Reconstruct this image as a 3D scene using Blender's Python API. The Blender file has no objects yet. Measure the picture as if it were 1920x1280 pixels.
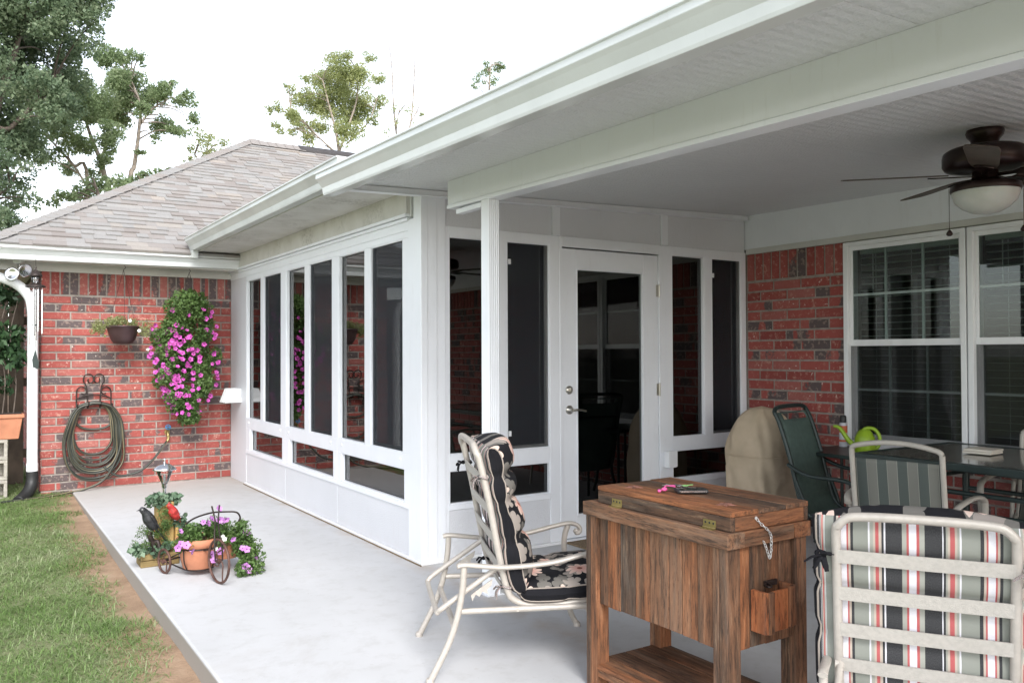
import bpy, math, random
import numpy as np
from mathutils import Vector, Matrix
R=math.radians; PI=math.pi
random.seed(7); rng=np.random.default_rng(11)
scn=bpy.context.scene; COL=scn.collection

# ------------------------------------------------------------------ camera
CAM=np.array([-2.4029,-4.7219,1.3243]); FPX=1566.16
_y,_p,_r=[math.radians(a) for a in (-33.0989,.85177,-.22083)]
_fw=np.array([-math.sin(_y)*math.cos(_p),math.cos(_y)*math.cos(_p),math.sin(_p)])
_rt=np.array([math.cos(_y),math.sin(_y),0.]); _up=np.cross(_rt,_fw)
_r2=_rt*math.cos(_r)+_up*math.sin(_r); _u2=-_rt*math.sin(_r)+_up*math.cos(_r)
cd=bpy.data.cameras.new('camera'); cam=bpy.data.objects.new('camera',cd); COL.objects.link(cam)
cd.sensor_width=36; cd.lens=FPX/1920*36; cd.clip_start=.05; cd.clip_end=600
cam.matrix_world=Matrix(((_r2[0],_u2[0],-_fw[0],CAM[0]),(_r2[1],_u2[1],-_fw[1],CAM[1]),(_r2[2],_u2[2],-_fw[2],CAM[2]),(0,0,0,1)))
scn.camera=cam
def sight(px,py,y):           # where the line of sight through a photo point meets the vertical plane at depth y
    d=_fw+_r2*(px-960)/FPX-_u2*(py-640)/FPX
    return CAM+d*((y-CAM[1])/d[1])

# ------------------------------------------------------------------ materials
def newmat(name):
    m=bpy.data.materials.new(name); m.use_nodes=True; nt=m.node_tree
    b=nt.nodes['Principled BSDF']; return m,nt,b
def N(nt,t,**k):
    n=nt.nodes.new(t)
    for a,v in k.items():
        if hasattr(n,a): setattr(n,a,v)
        else: n.inputs[a.replace('_',' ')].default_value=v
    return n
def L(nt,a,b): nt.links.new(a,b)
def rgba(c): return (c[0],c[1],c[2],1)
def mixc(nt,fac,a,b,mode='MIX'):
    n=nt.nodes.new('ShaderNodeMix'); n.data_type='RGBA'; n.blend_type=mode
    for s,v in ((0,fac),(6,a),(7,b)):
        if hasattr(v,'links'): L(nt,v,n.inputs[s])
        else: n.inputs[s].default_value=v if s==0 else rgba(v)
    return n.outputs[2]
def mth(nt,op,a,b=None,c=None):
    n=nt.nodes.new('ShaderNodeMath'); n.operation=op
    for i,v in enumerate((a,b,c)):
        if v is None: continue
        if hasattr(v,'links'): L(nt,v,n.inputs[i])
        else: n.inputs[i].default_value=v
    return n.outputs[0]
def coord(nt,kind='Object',scale=(1,1,1)):
    tc=nt.nodes.new('ShaderNodeTexCoord'); mp=nt.nodes.new('ShaderNodeMapping'); mp.inputs['Scale'].default_value=scale
    L(nt,tc.outputs[kind],mp.inputs['Vector']); return mp.outputs[0]
def noise(nt,vec,scale,detail=4,rough=.55,dist=0):
    n=nt.nodes.new('ShaderNodeTexNoise'); L(nt,vec,n.inputs['Vector']); n.inputs['Scale'].default_value=scale
    n.inputs['Detail'].default_value=detail; n.inputs['Roughness'].default_value=rough; n.inputs['Distortion'].default_value=dist
    return n.outputs['Fac']
def ramp(nt,fac,stops,interp='LINEAR'):
    n=nt.nodes.new('ShaderNodeValToRGB'); L(nt,fac,n.inputs[0]); cr=n.color_ramp; cr.interpolation=interp
    while len(cr.elements)<len(stops): cr.elements.new(.5)
    for e,(p,c) in zip(cr.elements,stops):
        e.position=p; e.color=rgba(c) if hasattr(c,'__len__') else (c,c,c,1)
    return n.outputs[0]
def bump(nt,b,h,strength,dist=.01):
    n=nt.nodes.new('ShaderNodeBump'); n.inputs['Strength'].default_value=strength; n.inputs['Distance'].default_value=dist
    L(nt,h,n.inputs['Height']); L(nt,n.outputs[0],b.inputs['Normal'])
def simple(name,col,rough=.5,metal=0,var=.12,scale=9,bmp=0,bscale=60,spec=.5,dark=None,coat=0):
    m,nt,b=newmat(name); v=coord(nt)
    f=noise(nt,v,scale,5)
    c2=dark or tuple(x*(1-var*2) for x in col)
    c=ramp(nt,f,[(.3,c2),(.62,col)])
    L(nt,c,b.inputs['Base Color']); b.inputs['Roughness'].default_value=rough; b.inputs['Metallic'].default_value=metal
    b.inputs['Specular IOR Level'].default_value=spec; b.inputs['Coat Weight'].default_value=coat
    if bmp: bump(nt,b,noise(nt,v,bscale,3),bmp,.004)
    return m
M={}
M['white']=simple('white_painted_aluminium',(.82,.84,.88),.32,var=.025,scale=2.5,bmp=.03,bscale=40)
M['vinyl']=simple('white_vinyl_trim',(.83,.84,.85),.28,var=.02,scale=3)
def splash(m):     # fine tan dust and scuffs low on the painted metal
    nt=m.node_tree; b=nt.nodes['Principled BSDF']; v=coord(nt); sx=nt.nodes.new('ShaderNodeSeparateXYZ'); L(nt,v,sx.inputs[0])
    k=mth(nt,'MAXIMUM',mth(nt,'SUBTRACT',1.,mth(nt,'MULTIPLY',sx.outputs[2],9.)),0.)
    k=mth(nt,'MULTIPLY',k,ramp(nt,noise(nt,v,12,4,.6),[(.35,0.),(.75,.12)]))
    sc=ramp(nt,noise(nt,coord(nt,'Object',(9,9,1.2)),3.,5,.75),[(.56,0.),(.72,.14)])
    old=b.inputs['Base Color'].links[0].from_socket
    L(nt,mixc(nt,sc,mixc(nt,k,old,(.45,.36,.27)),(.50,.47,.42)),b.inputs['Base Color'])
splash(M['white'])
M['gutter']=simple('white_gutter_enamel',(.68,.70,.70),.25,var=.04,scale=4,spec=.6)
M['gutter_old']=simple('older_gutter_enamel',(.62,.64,.62),.35,var=.09,scale=3)
def pan_mat(name,base,bs,emb):
    m,nt,b=newmat(name); v=coord(nt)
    f=noise(nt,v,1.3,4); L(nt,ramp(nt,f,[(.3,tuple(x*.93 for x in base)),(.7,base)]),b.inputs['Base Color'])
    b.inputs['Roughness'].default_value=.42
    vo=nt.nodes.new('ShaderNodeTexVoronoi'); vo.inputs['Scale'].default_value=bs; L(nt,v,vo.inputs['Vector'])
    n2=noise(nt,v,bs*1.4,3)
    h=mth(nt,'ADD',vo.outputs['Distance'],n2)
    if emb>.5:
        wv=nt.nodes.new('ShaderNodeTexWave'); wv.bands_direction='Y'; wv.inputs['Scale'].default_value=6.; wv.inputs['Distortion'].default_value=.6; L(nt,v,wv.inputs['Vector'])
        h=mth(nt,'ADD',h,mth(nt,'MULTIPLY',wv.outputs['Fac'],1.2))
    bump(nt,b,h,emb,.004); return m
M['panel']=pan_mat('embossed_white_panel',(.70,.71,.74),150,.35)
M['ceiling']=pan_mat('embossed_ceiling_panel',(.72,.73,.74),80,.9)
splash(M['panel']); splash(M['vinyl']); splash(M['gutter'])
def stained():
    m,nt,b=newmat('mildewed_soffit_paint'); v=coord(nt)
    f=noise(nt,v,2.2,6,.65); g=noise(nt,v,38,5,.8)
    k=mth(nt,'MULTIPLY',ramp(nt,f,[(.5,0.),(.72,1.)]),ramp(nt,g,[(.45,0.),(.62,1.)]))
    base=ramp(nt,noise(nt,v,5,4),[(.3,(.56,.545,.515)),(.7,(.66,.65,.63))])
    L(nt,mixc(nt,mth(nt,'MULTIPLY',k,.75),base,(.16,.145,.12)),b.inputs['Base Color'])
    b.inputs['Roughness'].default_value=.7; return m
M['soffit']=stained()
M['old_paint']=simple('aged_white_trim_paint',(.62,.61,.58),.55,var=.06,scale=5)
def concrete():
    m,nt,b=newmat('broom_finished_concrete'); v=coord(nt)
    a=noise(nt,v,.8,5,.6); c=noise(nt,v,9,6,.7); d=noise(nt,v,160,2)
    base=ramp(nt,a,[(.3,(.47,.47,.475)),(.55,(.53,.53,.54)),(.75,(.56,.562,.575))])
    base=mixc(nt,mth(nt,'MULTIPLY',ramp(nt,c,[(.35,1.),(.5,0.)]),.18),base,(.29,.275,.25))
    # faint tan staining along the sunroom base
    sx=nt.nodes.new('ShaderNodeSeparateXYZ'); L(nt,v,sx.inputs[0])
    edge=mth(nt,'SUBTRACT',1.,mth(nt,'MULTIPLY',mth(nt,'ABSOLUTE',mth(nt,'ADD',sx.outputs[0],.02)),9.))
    edge=mth(nt,'MULTIPLY',mth(nt,'MAXIMUM',edge,0.),ramp(nt,noise(nt,v,6,4),[(.35,0.),(.65,1.)]))
    base=mixc(nt,mth(nt,'MULTIPLY',edge,.5),base,(.38,.27,.18))
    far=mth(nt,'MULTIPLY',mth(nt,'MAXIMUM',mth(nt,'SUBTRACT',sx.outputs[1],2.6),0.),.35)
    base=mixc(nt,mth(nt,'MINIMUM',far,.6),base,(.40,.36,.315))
    base=mixc(nt,mth(nt,'MULTIPLY',ramp(nt,noise(nt,v,60,2,.5),[(.24,1.),(.27,0.)]),.35),base,(.16,.13,.11))
    st1=ramp(nt,noise(nt,v,2.3,6,.7,.6),[(.56,0.),(.70,.22)]); base=mixc(nt,st1,base,(.36,.33,.30)); st2=ramp(nt,noise(nt,v,14,3,.6),[(.70,0.),(.74,.25)]); base=mixc(nt,st2,base,(.30,.25,.20))
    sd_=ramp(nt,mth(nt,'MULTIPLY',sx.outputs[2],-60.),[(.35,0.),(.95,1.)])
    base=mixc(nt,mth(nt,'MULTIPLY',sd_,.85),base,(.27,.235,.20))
    L(nt,base,b.inputs['Base Color']); b.inputs['Roughness'].default_value=.78
    bump(nt,b,mth(nt,'ADD',d,mth(nt,'MULTIPLY',c,.6)),.25,.003); return m
M['concrete']=concrete()
def soil():
    m,nt,b=newmat('sandy_soil_with_thatch'); v=coord(nt)
    a=noise(nt,v,5,6,.65); c=noise(nt,v,70,4,.7)
    s=ramp(nt,a,[(.3,(.27,.175,.11)),(.55,(.38,.255,.165)),(.75,(.46,.34,.24))])
    g=ramp(nt,c,[(.3,(.11,.155,.055)),(.7,(.26,.30,.15))])
    sx=nt.nodes.new('ShaderNodeSeparateXYZ'); L(nt,v,sx.inputs[0])
    d=mth(nt,'MULTIPLY',mth(nt,'SUBTRACT',-1.70,sx.outputs[0]),6.)
    d=mth(nt,'ADD',d,mth(nt,'MULTIPLY',mth(nt,'SUBTRACT',noise(nt,v,3.5,4),.5),4.))
    d=mth(nt,'MAXIMUM',d,mth(nt,'SUBTRACT',sx.outputs[0],5.))
    n=nt.nodes.new('ShaderNodeClamp'); L(nt,d,n.inputs[0])
    n2=mth(nt,'MULTIPLY',n.outputs[0],.85)
    L(nt,mixc(nt,n2,s,g),b.inputs['Base Color']); b.inputs['Roughness'].default_value=.95
    bump(nt,b,c,.8,.02); return m
M['soil']=soil()
def attr(nt,name='rnd'):
    a=nt.nodes.new('ShaderNodeAttribute'); a.attribute_name=name; return a
def brickm(name,dull=1.):
    m,nt,b=newmat(name); v=coord(nt); a=attr(nt)
    s=nt.nodes.new('ShaderNodeSeparateColor'); L(nt,a.outputs['Color'],s.inputs[0])
    r1,r2,r3=s.outputs
    off=nt.nodes.new('ShaderNodeVectorMath'); off.operation='MULTIPLY_ADD'
    L(nt,a.outputs['Color'],off.inputs[0]); off.inputs[1].default_value=(31,17,23); L(nt,v,off.inputs[2])
    w=off.outputs[0]
    base=ramp(nt,r1,[(0,(.25,.052,.048)),(.35,(.335,.072,.062)),(.7,(.39,.095,.082)),(1,(.37,.135,.12))])
    base=mixc(nt,mth(nt,'MULTIPLY',noise(nt,w,14,5,.7),.7),base,(.26,.06,.045))
    pale=mth(nt,'MULTIPLY',ramp(nt,noise(nt,w,24,5,.8),[(.53,0.),(.66,1.)]),mth(nt,'ADD',.25,mth(nt,'MULTIPLY',r3,.6)))
    base=mixc(nt,pale,base,(.58,.36,.28))
    # flashed dark patches cover part of some bricks
    dk=mth(nt,'GREATER_THAN',r2,.55)
    sq=nt.nodes.new('ShaderNodeVectorMath'); sq.operation='MULTIPLY'; L(nt,w,sq.inputs[0]); sq.inputs[1].default_value=(1,1,.12)
    dn=ramp(nt,mth(nt,'ADD',mth(nt,'MULTIPLY',noise(nt,sq.outputs[0],7,1,.4),.88),mth(nt,'MULTIPLY',noise(nt,w,40,2),.12)),[(.475,0.),(.505,1.)])
    base=mixc(nt,mth(nt,'MULTIPLY',dk,dn),base,(.105,.078,.078))
    dd=mth(nt,'MULTIPLY',dk,mth(nt,'MULTIPLY',dn,ramp(nt,noise(nt,w,30,3),[(.55,0.),(.62,1.)])))
    base=mixc(nt,mth(nt,'MULTIPLY',dd,.6),base,(.33,.24,.20))
    spk=ramp(nt,noise(nt,w,32,2,.5),[(.70,0.),(.73,1.)])
    base=mixc(nt,mth(nt,'MULTIPLY',spk,.7),base,(.75,.66,.58))
    L(nt,base,b.inputs['Base Color']); b.inputs['Roughness'].default_value=.85
    bump(nt,b,noise(nt,w,60,5,.7),.7,.006); return m
M['brick']=brickm('red_flashed_brick')
M['mortar']=simple('grey_buff_mortar',(.36,.315,.28),.95,var=.18,scale=20,bmp=.6,bscale=90)
def shingle():
    m,nt,b=newmat('weathered_laminate_shingle'); v=coord(nt); a=attr(nt)
    s=nt.nodes.new('ShaderNodeSeparateColor'); L(nt,a.outputs['Color'],s.inputs[0])
    base=ramp(nt,s.outputs[0],[(0,(.205,.17,.16)),(.3,(.24,.205,.195)),(.55,(.235,.215,.212)),(.8,(.265,.24,.235)),(.96,(.275,.235,.215)),(1,(.31,.25,.22))])
    g=noise(nt,v,130,3,.8)
    base=mixc(nt,mth(nt,'MULTIPLY',ramp(nt,g,[(.4,0.),(.6,1.)]),.35),base,(.15,.13,.12))
    base=mixc(nt,1.,base,(1.12,1.19,1.18),'MULTIPLY')
    L(nt,base,b.inputs['Base Color']); b.inputs['Roughness'].default_value=.92
    bump(nt,b,g,.6,.004); return m
M['shingle']=shingle()
M['vent']=simple('black_ridge_vent',(.06,.055,.055),.8)
M['black']=simple('black_plastic',(.022,.022,.022),.5,var=.2)
M['iron']=simple('dark_bronze_iron',(.045,.032,.028),.5,metal=.4,var=.3,scale=30,bmp=.3)
M['rust']=simple('rusty_brown_iron',(.13,.065,.05),.6,metal=.3,var=.3,scale=30,bmp=.3)
M['fanbronze']=simple('oil_rubbed_bronze',(.035,.020,.018),.3,metal=.5,var=.2,scale=20)
M['blade']=simple('walnut_fan_blade',(.10,.075,.06),.45,var=.2,scale=12)
M['chrome']=simple('polished_steel',(.72,.72,.74),.16,metal=1,var=.05)
M['nickel']=simple('satin_nickel',(.50,.48,.44),.28,metal=1,var=.05)
M['brass']=simple('aged_brass',(.42,.33,.14),.4,metal=.8,var=.2)
M['zinc']=simple('bright_zinc_chain',(.75,.75,.74),.3,metal=.6,var=.05)
M['champ']=simple('champagne_powder_coat',(.47,.43,.385),.38,metal=.15,var=.06,scale=40,bmp=.12,bscale=300)
M['strap']=simple('woven_vinyl_strap',(.46,.43,.39),.55,var=.07,scale=60,bmp=.4,bscale=250)
M['pot']=simple('terracotta_clay',(.50,.205,.115),.82,var=.14,scale=8,bmp=.25,bscale=70)
M['potdark']=simple('dark_plum_plastic',(.055,.028,.030),.42,var=.15)
M['peat']=simple('potting_soil',(.035,.025,.018),.95,var=.3,scale=40,bmp=.8)
M['block']=simple('grey_concrete_block',(.40,.37,.32),.95,var=.15,scale=20,bmp=.7,bscale=120)
def canvasm():
    m,nt,b=newmat('tan_canvas_cover'); v=coord(nt)
    L(nt,ramp(nt,noise(nt,v,6,4),[(.3,(.50,.40,.28)),(.7,(.60,.48,.345))]),b.inputs['Base Color']); b.inputs['Roughness'].default_value=.85
    h=mth(nt,'ADD',mth(nt,'MULTIPLY',noise(nt,v,4.5,2,.4,.2),4.),mth(nt,'MULTIPLY',noise(nt,v,300,2),.06)); bump(nt,b,h,.55,.03); return m
M['canvas']=canvasm()
M['greenmetal']=simple('dark_green_metal',(.030,.045,.042),.38,metal=.2,var=.12)
M['beige']=simple('beige_metal_frame',(.42,.39,.34),.4,var=.07)
M['lime']=simple('lime_green_plastic',(.26,.40,.02),.35,var=.06)
M['blue']=simple('blue_valve_handle',(.05,.20,.40),.5)
M['copper']=simple('tarnished_copper_star',(.42,.20,.15),.5,metal=.5,var=.3,scale=30)
M['pink']=simple('pink_plastic_tag',(.75,.12,.35),.5)
M['limecord']=simple('green_plastic_key_cover',(.35,.70,.25),.5)
M['tile']=simple('cream_stone_tile',(.68,.63,.54),.5)
M['mat']=simple('tan_coir_mat',(.24,.17,.10),.95,var=.25,scale=60,bmp=.8,bscale=200)
M['fence']=simple('weathered_fence_board',(.10,.075,.055),.9,var=.3,scale=4,bmp=.4)
M['bark']=simple('pale_tree_bark',(.36,.30,.25),.9,var=.3,scale=12,bmp=.6)
M['barkd']=simple('dark_tree_bark',(.14,.11,.09),.9,var=.3,scale=10,bmp=.6)
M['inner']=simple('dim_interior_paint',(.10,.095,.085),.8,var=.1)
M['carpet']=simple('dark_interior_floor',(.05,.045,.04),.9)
M['blind']=simple('white_blind_slat',(.62,.63,.62),.5,var=.03)
M['birdblack']=simple('black_painted_resin',(.035,.036,.04),.45,var=.35,scale=40,bmp=.4)
M['birdred']=simple('red_painted_resin',(.50,.045,.04),.45,var=.25,scale=40)
M['beak']=simple('orange_painted_beak',(.5,.2,.05),.5)
M['darkpink']=simple('petunia_throat',(.10,.01,.09),.6)
M['petal']=simple('magenta_petal',(.64,.10,.47),.55,var=.3,scale=26)
M['petal2']=simple('lilac_petal',(.58,.25,.62),.55,var=.15,scale=18)
M['petalw']=simple('white_petal',(.80,.78,.74),.55,var=.05)
def wood(name,axis,cols,scale=1.,rough=.75,worn=True):
    m,nt,b=newmat(name); a=attr(nt)
    sc={'x':(1.5,15,15),'y':(15,1.5,15),'z':(15,15,1.5)}[axis]
    v=coord(nt,'Object',sc)
    off=nt.nodes.new('ShaderNodeVectorMath'); off.operation='MULTIPLY_ADD'
    L(nt,a.outputs['Color'],off.inputs[0]); off.inputs[1].default_value=(31,17,23); L(nt,v,off.inputs[2]); w=off.outputs[0]
    s=nt.nodes.new('ShaderNodeSeparateColor'); L(nt,a.outputs['Color'],s.inputs[0])
    f=noise(nt,w,1.4*scale,7,.68,1.1); f2=noise(nt,w,.45*scale,5,.6,.8)
    base=ramp(nt,f,[(.28,cols[0]),(.45,cols[1]),(.6,cols[2]),(.78,cols[3])])
    base=mixc(nt,ramp(nt,f2,[(.47,0.),(.64,.8)]),base,cols[0])
    if worn: g2=noise(nt,w,.9*scale,5,.7,.5); base=mixc(nt,ramp(nt,g2,[(.50,0.),(.68,.6)]),base,(.19,.155,.125))
    g3=noise(nt,w,5*scale,5,.8); base=mixc(nt,ramp(nt,g3,[(.38,.75 if worn else .15),(.49,0.)]),base,(.028,.020,.016)); base=mixc(nt,ramp(nt,g3,[(.56,0.),(.68,.5)]),base,(.42,.27,.17))
    tint=ramp(nt,s.outputs[0],[(0,(.50,.50,.50)),(.5,(.92,.90,.86)),(1,(1.2,.90,.66))])
    base=mixc(nt,1.,base,tint,'MULTIPLY')
    L(nt,base,b.inputs['Base Color']); b.inputs['Roughness'].default_value=rough; b.inputs['Specular IOR Level'].default_value=.35
    bump(nt,b,f,.55,.004); return m
RC=[(.060,.042,.032),(.165,.086,.050),(.27,.132,.072),(.39,.24,.155)]
for ax in 'xyz': M['wood'+ax]=wood('weathered_cedar_grain_'+ax,ax,RC)
PC=[(.26,.17,.07),(.40,.28,.11),(.50,.38,.16),(.56,.46,.25)]
M['logx']=wood('treated_timber_ornament_side',"x",PC,.8,worn=False); M['logz']=wood('treated_timber_ornament_post',"z",PC,.8,worn=False)
M['cedarlight']=wood('fresh_cedar_box','z',[(.16,.06,.03),(.34,.13,.06),(.44,.19,.09),(.5,.26,.14)])
def leafm(name,cols,sub=.25):
    m,nt,b=newmat(name); a=attr(nt)
    s=nt.nodes.new('ShaderNodeSeparateColor'); L(nt,a.outputs['Color'],s.inputs[0])
    c=ramp(nt,s.outputs[0],[(0,cols[0]),(.5,cols[1]),(1,cols[2])])
    L(nt,c,b.inputs['Base Color']); b.inputs['Roughness'].default_value=.55
    tr=nt.nodes.new('ShaderNodeBsdfTranslucent'); L(nt,c,tr.inputs['Color'])
    mx=nt.nodes.new('ShaderNodeMixShader'); mx.inputs[0].default_value=sub
    L(nt,b.outputs[0],mx.inputs[1]); L(nt,tr.outputs[0],mx.inputs[2]); L(nt,mx.outputs[0],nt.nodes['Material Output'].inputs[0]); return m
M['leafA']=leafm('dark_oak_leaves',[(.12,.18,.11),(.19,.26,.15),(.32,.38,.24)],.55)
M['leafB']=leafm('mid_green_leaves',[(.18,.25,.12),(.26,.34,.17),(.40,.46,.28)],.55)
M['leafC']=leafm('yellow_green_leaves',[(.28,.33,.14),(.40,.44,.20),(.55,.56,.30)],.6)
M['leafP']=leafm('petunia_leaves',[(.05,.10,.025),(.10,.18,.045),(.18,.27,.09)],.25)
M['leafI']=leafm('ivy_leaves',[(.06,.11,.065),(.11,.18,.11),(.22,.30,.20)],.15)
M['leafS']=leafm('shade_plant_leaves',[(.018,.045,.018),(.035,.08,.03),(.06,.12,.045)],.2)
M['grass']=leafm('lawn_grass_blades',[(.095,.18,.038),(.185,.285,.085),(.43,.455,.29)],.3)
def glass(name,tint,ior,rough=.0,spec=(1,1,1)):
    m=bpy.data.materials.new(name); m.use_nodes=True; nt=m.node_tree; nt.nodes.remove(nt.nodes['Principled BSDF'])
    t=N(nt,'ShaderNodeBsdfTransparent'); t.inputs[0].default_value=rgba(tint)
    g=N(nt,'ShaderNodeBsdfGlossy'); g.inputs['Roughness'].default_value=rough; g.inputs['Color'].default_value=rgba(spec)
    fr=N(nt,'ShaderNodeFresnel'); fr.inputs['IOR'].default_value=ior
    # very slight waviness of float glass
    bn=N(nt,'ShaderNodeBump'); bn.inputs['Strength'].default_value=.02; bn.inputs['Distance'].default_value=.002
    L(nt,noise(nt,coord(nt),1.6,1),bn.inputs['Height']); L(nt,bn.outputs[0],g.inputs['Normal'])
    mx=N(nt,'ShaderNodeMixShader'); L(nt,fr.outputs[0],mx.inputs[0]); L(nt,t.outputs[0],mx.inputs[1]); L(nt,g.outputs[0],mx.inputs[2])
    L(nt,mx.outputs[0],nt.nodes['Material Output'].inputs[0]); return m
M['glass']=glass('tinted_window_glass',(.30,.36,.34),1.8)
M['glassdoor']=glass('dark_door_glass',(.24,.28,.26),1.8)
M['glasshouse']=glass('house_window_glass',(.72,.78,.76),1.5)
M['tableglass']=simple('brown_obscured_table_glass',(.20,.185,.155),.12,var=.2,scale=30)
M['lampglass']=glass('ribbed_clear_glass',(.93,.94,.95),1.9,.08)
def screenm():
    m=bpy.data.materials.new('dark_insect_screen'); m.use_nodes=True; nt=m.node_tree; b=nt.nodes['Principled BSDF']
    b.inputs['Base Color'].default_value=(.016,.017,.019,1); b.inputs['Roughness'].default_value=.7
    t=N(nt,'ShaderNodeBsdfTransparent'); mx=N(nt,'ShaderNodeMixShader')
    v=coord(nt); w1=noise(nt,v,3,3)
    L(nt,mth(nt,'ADD',.52,mth(nt,'MULTIPLY',w1,.12)),mx.inputs[0])
    L(nt,t.outputs[0],mx.inputs[1]); L(nt,b.outputs[0],mx.inputs[2]); L(nt,mx.outputs[0],nt.nodes['Material Output'].inputs[0]); return m
M['screen']=screenm()
M['screenout']=M['screen'].copy()
for _n in M['screenout'].node_tree.nodes:
    if _n.type=='MATH' and _n.operation=='ADD': _n.inputs[0].default_value=.27
    if _n.type=='BSDF_PRINCIPLED': _n.inputs['Base Color'].default_value=(.026,.031,.040,1)
M['screenlight']=M['screen'].copy()
for _n in M['screenlight'].node_tree.nodes:
    if _n.type=='MATH' and _n.operation=='ADD': _n.inputs[0].default_value=.24
    if _n.type=='BSDF_PRINCIPLED': _n.inputs['Base Color'].default_value=(.008,.009,.009,1)
def frosted():
    m,nt,b=newmat('frosted_lamp_bowl'); L(nt,ramp(nt,noise(nt,coord(nt),9,3),[(.3,(.50,.52,.48)),(.7,(.60,.61,.57))]),b.inputs['Base Color'])
    b.inputs['Roughness'].default_value=.3; b.inputs['Subsurface Weight'].default_value=.15; return m
M['frost']=frosted()
def fabric_strip():
    m,nt,b=newmat('striped_cushion_fabric'); uv=nt.nodes.new('ShaderNodeUVMap'); uv.uv_map='UVMap'
    sx=nt.nodes.new('ShaderNodeSeparateXYZ'); L(nt,uv.outputs[0],sx.inputs[0])
    f=mth(nt,'FRACT',mth(nt,'DIVIDE',sx.outputs[0],.36))
    bl=(.011,.011,.014);be=(.50,.42,.35);rd=(.46,.085,.085);wh=(.74,.72,.76);sg=(.25,.26,.225);sgl=(.35,.35,.305)
    px=[(395,bl),(415,be),(430,rd),(441,wh),(485,rd),(498,be),(512,bl),(530,sg),(633,wh),(642,sgl),(665,be),(681,rd),(704,be),(722,bl),(738,wh),(748,bl),(856,sgl),(886,rd),(902,wh),(950,rd),(968,sgl),(1000,bl),(1112,wh),(1122,bl),(1134,sgl),(1146,be),(1160,rd),(1190,be),(1206,sgl),(1223,wh),(1233,sg)]
    st=[((x-395)/955.,c) for x,c in px]+[(1.,sg)]
    c=ramp(nt,f,st,'CONSTANT') if len(st)<=32 else None
    c=mixc(nt,mth(nt,'MULTIPLY',noise(nt,uv.outputs[0],300,2),.25),c,(.3,.3,.3))
    L(nt,c,b.inputs['Base Color']); b.inputs['Roughness'].default_value=.85; b.inputs['Sheen Weight'].default_value=0.; b.inputs['Specular IOR Level'].default_value=.25
    bump(nt,b,noise(nt,uv.outputs[0],12,4),.35,.01); return m
M['stripe']=fabric_strip()
def fabric_floral():
    m,nt,b=newmat('floral_cushion_fabric'); uv=nt.nodes.new('ShaderNodeUVMap'); uv.uv_map='UVMap'
    def flower(scale,petals,off,size):
        mp=nt.nodes.new('ShaderNodeMapping'); mp.inputs['Location'].default_value=off; L(nt,uv.outputs[0],mp.inputs[0])
        v=nt.nodes.new('ShaderNodeTexVoronoi'); v.voronoi_dimensions='2D'; v.inputs['Scale'].default_value=scale; v.inputs['Randomness'].default_value=.75
        L(nt,mp.outputs[0],v.inputs['Vector'])
        sb=nt.nodes.new('ShaderNodeVectorMath'); sb.operation='SUBTRACT'; L(nt,mp.outputs[0],sb.inputs[0]); L(nt,v.outputs['Position'],sb.inputs[1])
        sx=nt.nodes.new('ShaderNodeSeparateXYZ'); L(nt,sb.outputs[0],sx.inputs[0])
        th=mth(nt,'ARCTAN2',sx.outputs[1],sx.outputs[0])
        rr=mth(nt,'SQRT',mth(nt,'ADD',mth(nt,'MULTIPLY',sx.outputs[0],sx.outputs[0]),mth(nt,'MULTIPLY',sx.outputs[1],sx.outputs[1])))
        pt=mth(nt,'POWER',mth(nt,'ABSOLUTE',mth(nt,'COSINE',mth(nt,'MULTIPLY',th,petals/2))),.5)
        rad=mth(nt,'MULTIPLY',mth(nt,'ADD',.35,mth(nt,'MULTIPLY',pt,.65)),size)
        return mth(nt,'LESS_THAN',rr,rad),rr,pt
    bl=(.011,.011,.014)
    l1,_,p1=flower(8,5,(.3,.7,0),.042); l2,_,_=flower(11,3,(1.3,.2,0),.034)
    m1,r1,pp=flower(5.6,9,(0,0,0),.062)
    c=mixc(nt,l2,bl,(.17,.16,.145)); c=mixc(nt,l1,c,(.33,.29,.26))
    pet=mixc(nt,ramp(nt,mth(nt,'MULTIPLY',r1,14.),[(.2,0.),(.9,1.)]),(.72,.40,.34),(.72,.58,.50))
    c=mixc(nt,m1,c,pet); c=mixc(nt,mth(nt,'LESS_THAN',r1,.012),c,(.28,.10,.07))
    L(nt,c,b.inputs['Base Color']); b.inputs['Roughness'].default_value=.85; b.inputs['Sheen Weight'].default_value=0.; b.inputs['Specular IOR Level'].default_value=.25
    bump(nt,b,noise(nt,uv.outputs[0],14,4),.35,.01); return m
M['floral']=fabric_floral()
M['border']=simple('black_cushion_border',(.012,.012,.015),.9,spec=.2,var=.2,scale=8,bmp=.2,bscale=300)
M['piping']=simple('beige_piping',(.34,.29,.25),.8)
def slingm():
    m,nt,b=newmat('green_striped_sling'); uv=nt.nodes.new('ShaderNodeUVMap'); uv.uv_map='UVMap'
    sx=nt.nodes.new('ShaderNodeSeparateXYZ'); L(nt,uv.outputs[0],sx.inputs[0])
    f=mth(nt,'FRACT',mth(nt,'DIVIDE',mth(nt,'ADD',sx.outputs[0],.045),.098))
    c=ramp(nt,f,[(0,(.075,.090,.080)),(.44,(.26,.26,.22)),(.47,(.17,.17,.145)),(.93,(.26,.26,.22)),(.96,(.075,.09,.08))],'CONSTANT')
    L(nt,c,b.inputs['Base Color']); b.inputs['Roughness'].default_value=.7
    bump(nt,b,noise(nt,uv.outputs[0],400,2),.5,.003); return m
M['sling']=slingm()
M['greensling']=simple('plain_green_sling',(.075,.115,.100),.7,var=.1,scale=30,bmp=.4,bscale=500)
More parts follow.
